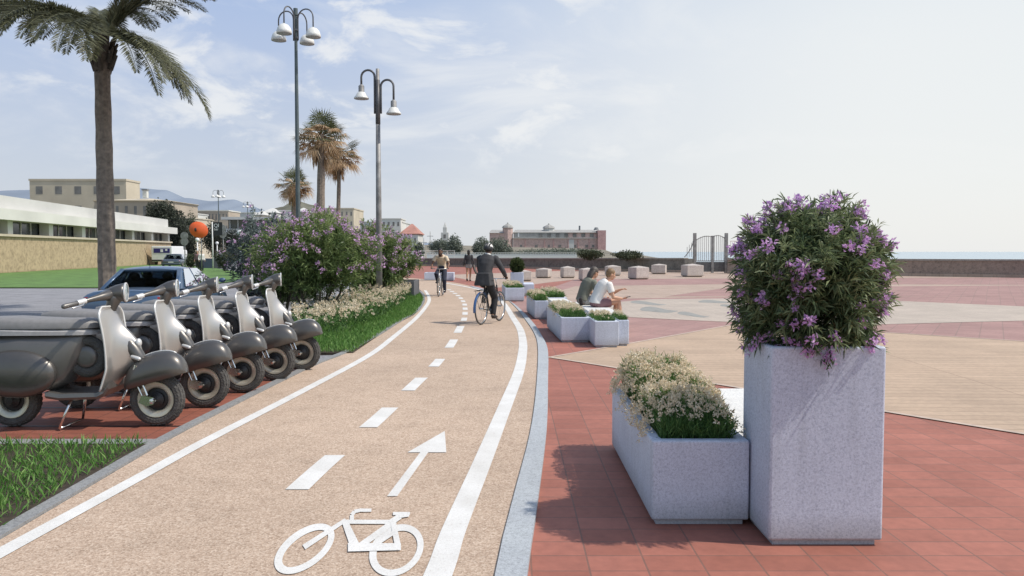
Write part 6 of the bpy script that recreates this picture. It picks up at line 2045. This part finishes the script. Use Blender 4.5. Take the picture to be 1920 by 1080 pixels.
for z, x0, x1, y0, w in ((.92, -.04, .06, -.27, .035), (.80, -.10, .09, -.29, .05), (.62, -.16, .12, -.34, .055), (.46, -.20, .13, -.42, .06), (.40, -.19, .12, -.44, .05)):
    ring = []
    for k in range(24):
        a = 2 * PI * k / 24
        ring.append(V3((x0 + x1) / 2 + (x1 - x0) / 2 * math.cos(a), y0 + (w + .022 * math.sin(a * 5 + z * 6)) * math.sin(a), z))
    rs.append(ring)
m.rings(rs, True); m.build('coat_cloth', M['hair_grey'], tb, smooth=True)

# ---- the seated pair
def seated(label, x, y, rz, dz, skin, top, topmat, bottom, botmat, length, hairf, hf, arm_r, arm_l, lean, sleeve, foot=.03):
    t = thing('person', label, 'person', (x, y, .016), rz)
    pel = V3(0, 0, .475 + dz + .09)
    J = frame(dict(pel=pel, mid=pel + V3(-.03 + lean * .25, 0, .26), neck=pel + V3(lean, 0, .46), head=pel + V3(lean + .075, 0, .60), hf=hf,
        arms=[arm_l(pel), arm_r(pel)],
        legs=[(pel + V3(.02, .085, -.02), pel + V3(.47, .10, .03), V3(.44, .10, .10), V3(.58, .12, .03)), (pel + V3(.02, -.085, -.02), pel + V3(.48, -.09, .02), V3(.50, -.09, .10), V3(.64, -.10, .03))]))
    b_, P, R = body_mesh(t, J, skin)
    top_garment(t, J, top, topmat, sleeve, .024, -.02, .01, s_r=(.072, .06, .05))
    leg_garment(t, J, bottom, botmat, length)
    shoes(t, J, M['shoe'])
    face_parts(b_, P, R, M['hair_l'])
    hairf(t, P, R)
    return t
def A(sh, el, hd, d, n, side, curl=1.0):
    return lambda p: dict(p=(p + sh, p + el, p + hd), d=d, n=n, side=side, curl=curl)
def short_hair(t, P, R):
    m = MB(); m.ell(P(-.022, 0, .045), (.100, .088, .092), 18, 12, R)
    m.ell(P(-.05, 0, -.02), (.06, .075, .06), 14, 10, R)
    m.build('hair', M['hair_l'], t, smooth=True)
def long_hair(t, P, R):
    m = MB(); m.ell(P(-.025, 0, .04), (.105, .094, .098), 18, 12, R)
    m.tube([P(-.05, 0, .03), P(-.09, 0, -.06), P(-.11, 0, -.17), P(-.10, 0, -.27), P(-.09, 0, -.33)], [(.095, .065), (.098, .06), (.09, .05), (.07, .038), (.035, .02)], 14, lat=tuple(R @ V3(0, 1, 0)), round_ends=True)
    m.build('hair', M['hair_grey'], t, smooth=True)
S1 = (1.80, 16.55)
seated('seated person in a white T-shirt and mauve shorts leaning forward with both forearms out', S1[0], S1[1], R_(6), -.02, M['skin'], 't_shirt', M['tee_white'], 'shorts', M['mauve'], .62, short_hair, V3(1, .1, -.25),
    A(V3(.25, -.19, .38), V3(.33, -.21, .12), V3(.53, -.15, .09), V3(1, .1, .1), V3(0, .3, 1), -1, .6),
    A(V3(.27, .17, .38), V3(.36, .19, .17), V3(.55, .10, .27), V3(.9, -.1, .2), V3(0, -.3, -1), 1, .5), .25, .58)
tp = thing('phone', 'dark phone in the lower hand of the person in white', 'phone', (S1[0], S1[1], .016), R_(6))
m = MB(); m.obox(V3(.655, -.14, .668), (.06, 0, .012), (0, .034, 0), (-.0012, 0, .006)); m.build('phone_body', M['black'], tp, bevel=(.003, 2))
seated('long-haired seated person in an olive top, on the far side of the one in white', 1.58, 17.25, R_(14), .0, M['skin'], 'top', M['olive'], 'trousers', M['grey_cl'], 1.0, long_hair, V3(1, .25, -.3),
    A(V3(.20, -.18, .38), V3(.28, -.22, .13), V3(.46, -.12, .06), V3(1, .3, 0), V3(0, 0, -1), -1, .5),
    A(V3(.20, .18, .38), V3(.28, .22, .13), V3(.46, .12, .06), V3(1, -.3, 0), V3(0, 0, -1), 1, .5), .20, .75)
tb = thing('bag', 'small dark bag on the bench behind the long-haired person', 'bag', (1.50, 16.9, .472))
m = MB(); m.obox((0, 0, .09), (.035, 0, .01), (0, .13, 0), (-.02, 0, .085)); m.build('bag_body', M['shoe'], tb, bevel=(.025, 3))
m = MB(); m.tube([(-.02, -.09, .17), (.0, -.05, .20), (.05, .0, .19), (.03, .07, .19), (-.02, .09, .17)], .006, 6); m.build('handle', M['black'], tb, smooth=True)

# ---- far pedestrians at the edge of the lawn
for k, (px, pb, top_, bot_) in enumerate(((371, 498, M['mauve'], M['black']), (378.5, 497, M['tee_white'], M['navy']))):
    Y = 66
    t = thing('person', ['distant person in dark clothes beside the globe lamp under the orange disc', 'distant person in a white top just right of the dark one'][k], 'person', (XY(px, Y), Y, .01), R_(-80 + 30 * k))
    J = frame(dict(pel=V3(0, 0, .93), mid=V3(0, 0, 1.18), neck=V3(.01, 0, 1.45), head=V3(.02, 0, 1.61),
        arms=[dict(p=(V3(0, .185, 1.40), V3(-.04, .24, 1.12), V3(.06, .25, .90)), d=V3(.2, 0, -1), n=V3(0, -1, 0), curl=.8, side=1), dict(p=(V3(0, -.185, 1.40), V3(-.04, -.24, 1.12), V3(.06, -.25, .90)), d=V3(.2, 0, -1), n=V3(0, 1, 0), curl=.8, side=-1)],
        legs=[(V3(0, .085, .90), V3(.06, .09, .49), V3(.0, .085, .09), V3(.12, .085, .03)), (V3(0, -.085, .90), V3(.0, -.08, .48), V3(-.10, -.08, .10), V3(.02, -.08, .03))]))
    body_mesh(t, J, M['skin'], .014)
    top_garment(t, J, 'top', top_, 'long', vox=.016); leg_garment(t, J, 'trousers', bot_, vox=.016); shoes(t, J, M['shoe'])
    m = MB(); m.ell((0.0, 0, 1.65), (.10, .09, .09), 12, 10); m.build('hair', M['hair_d'], t, smooth=True)
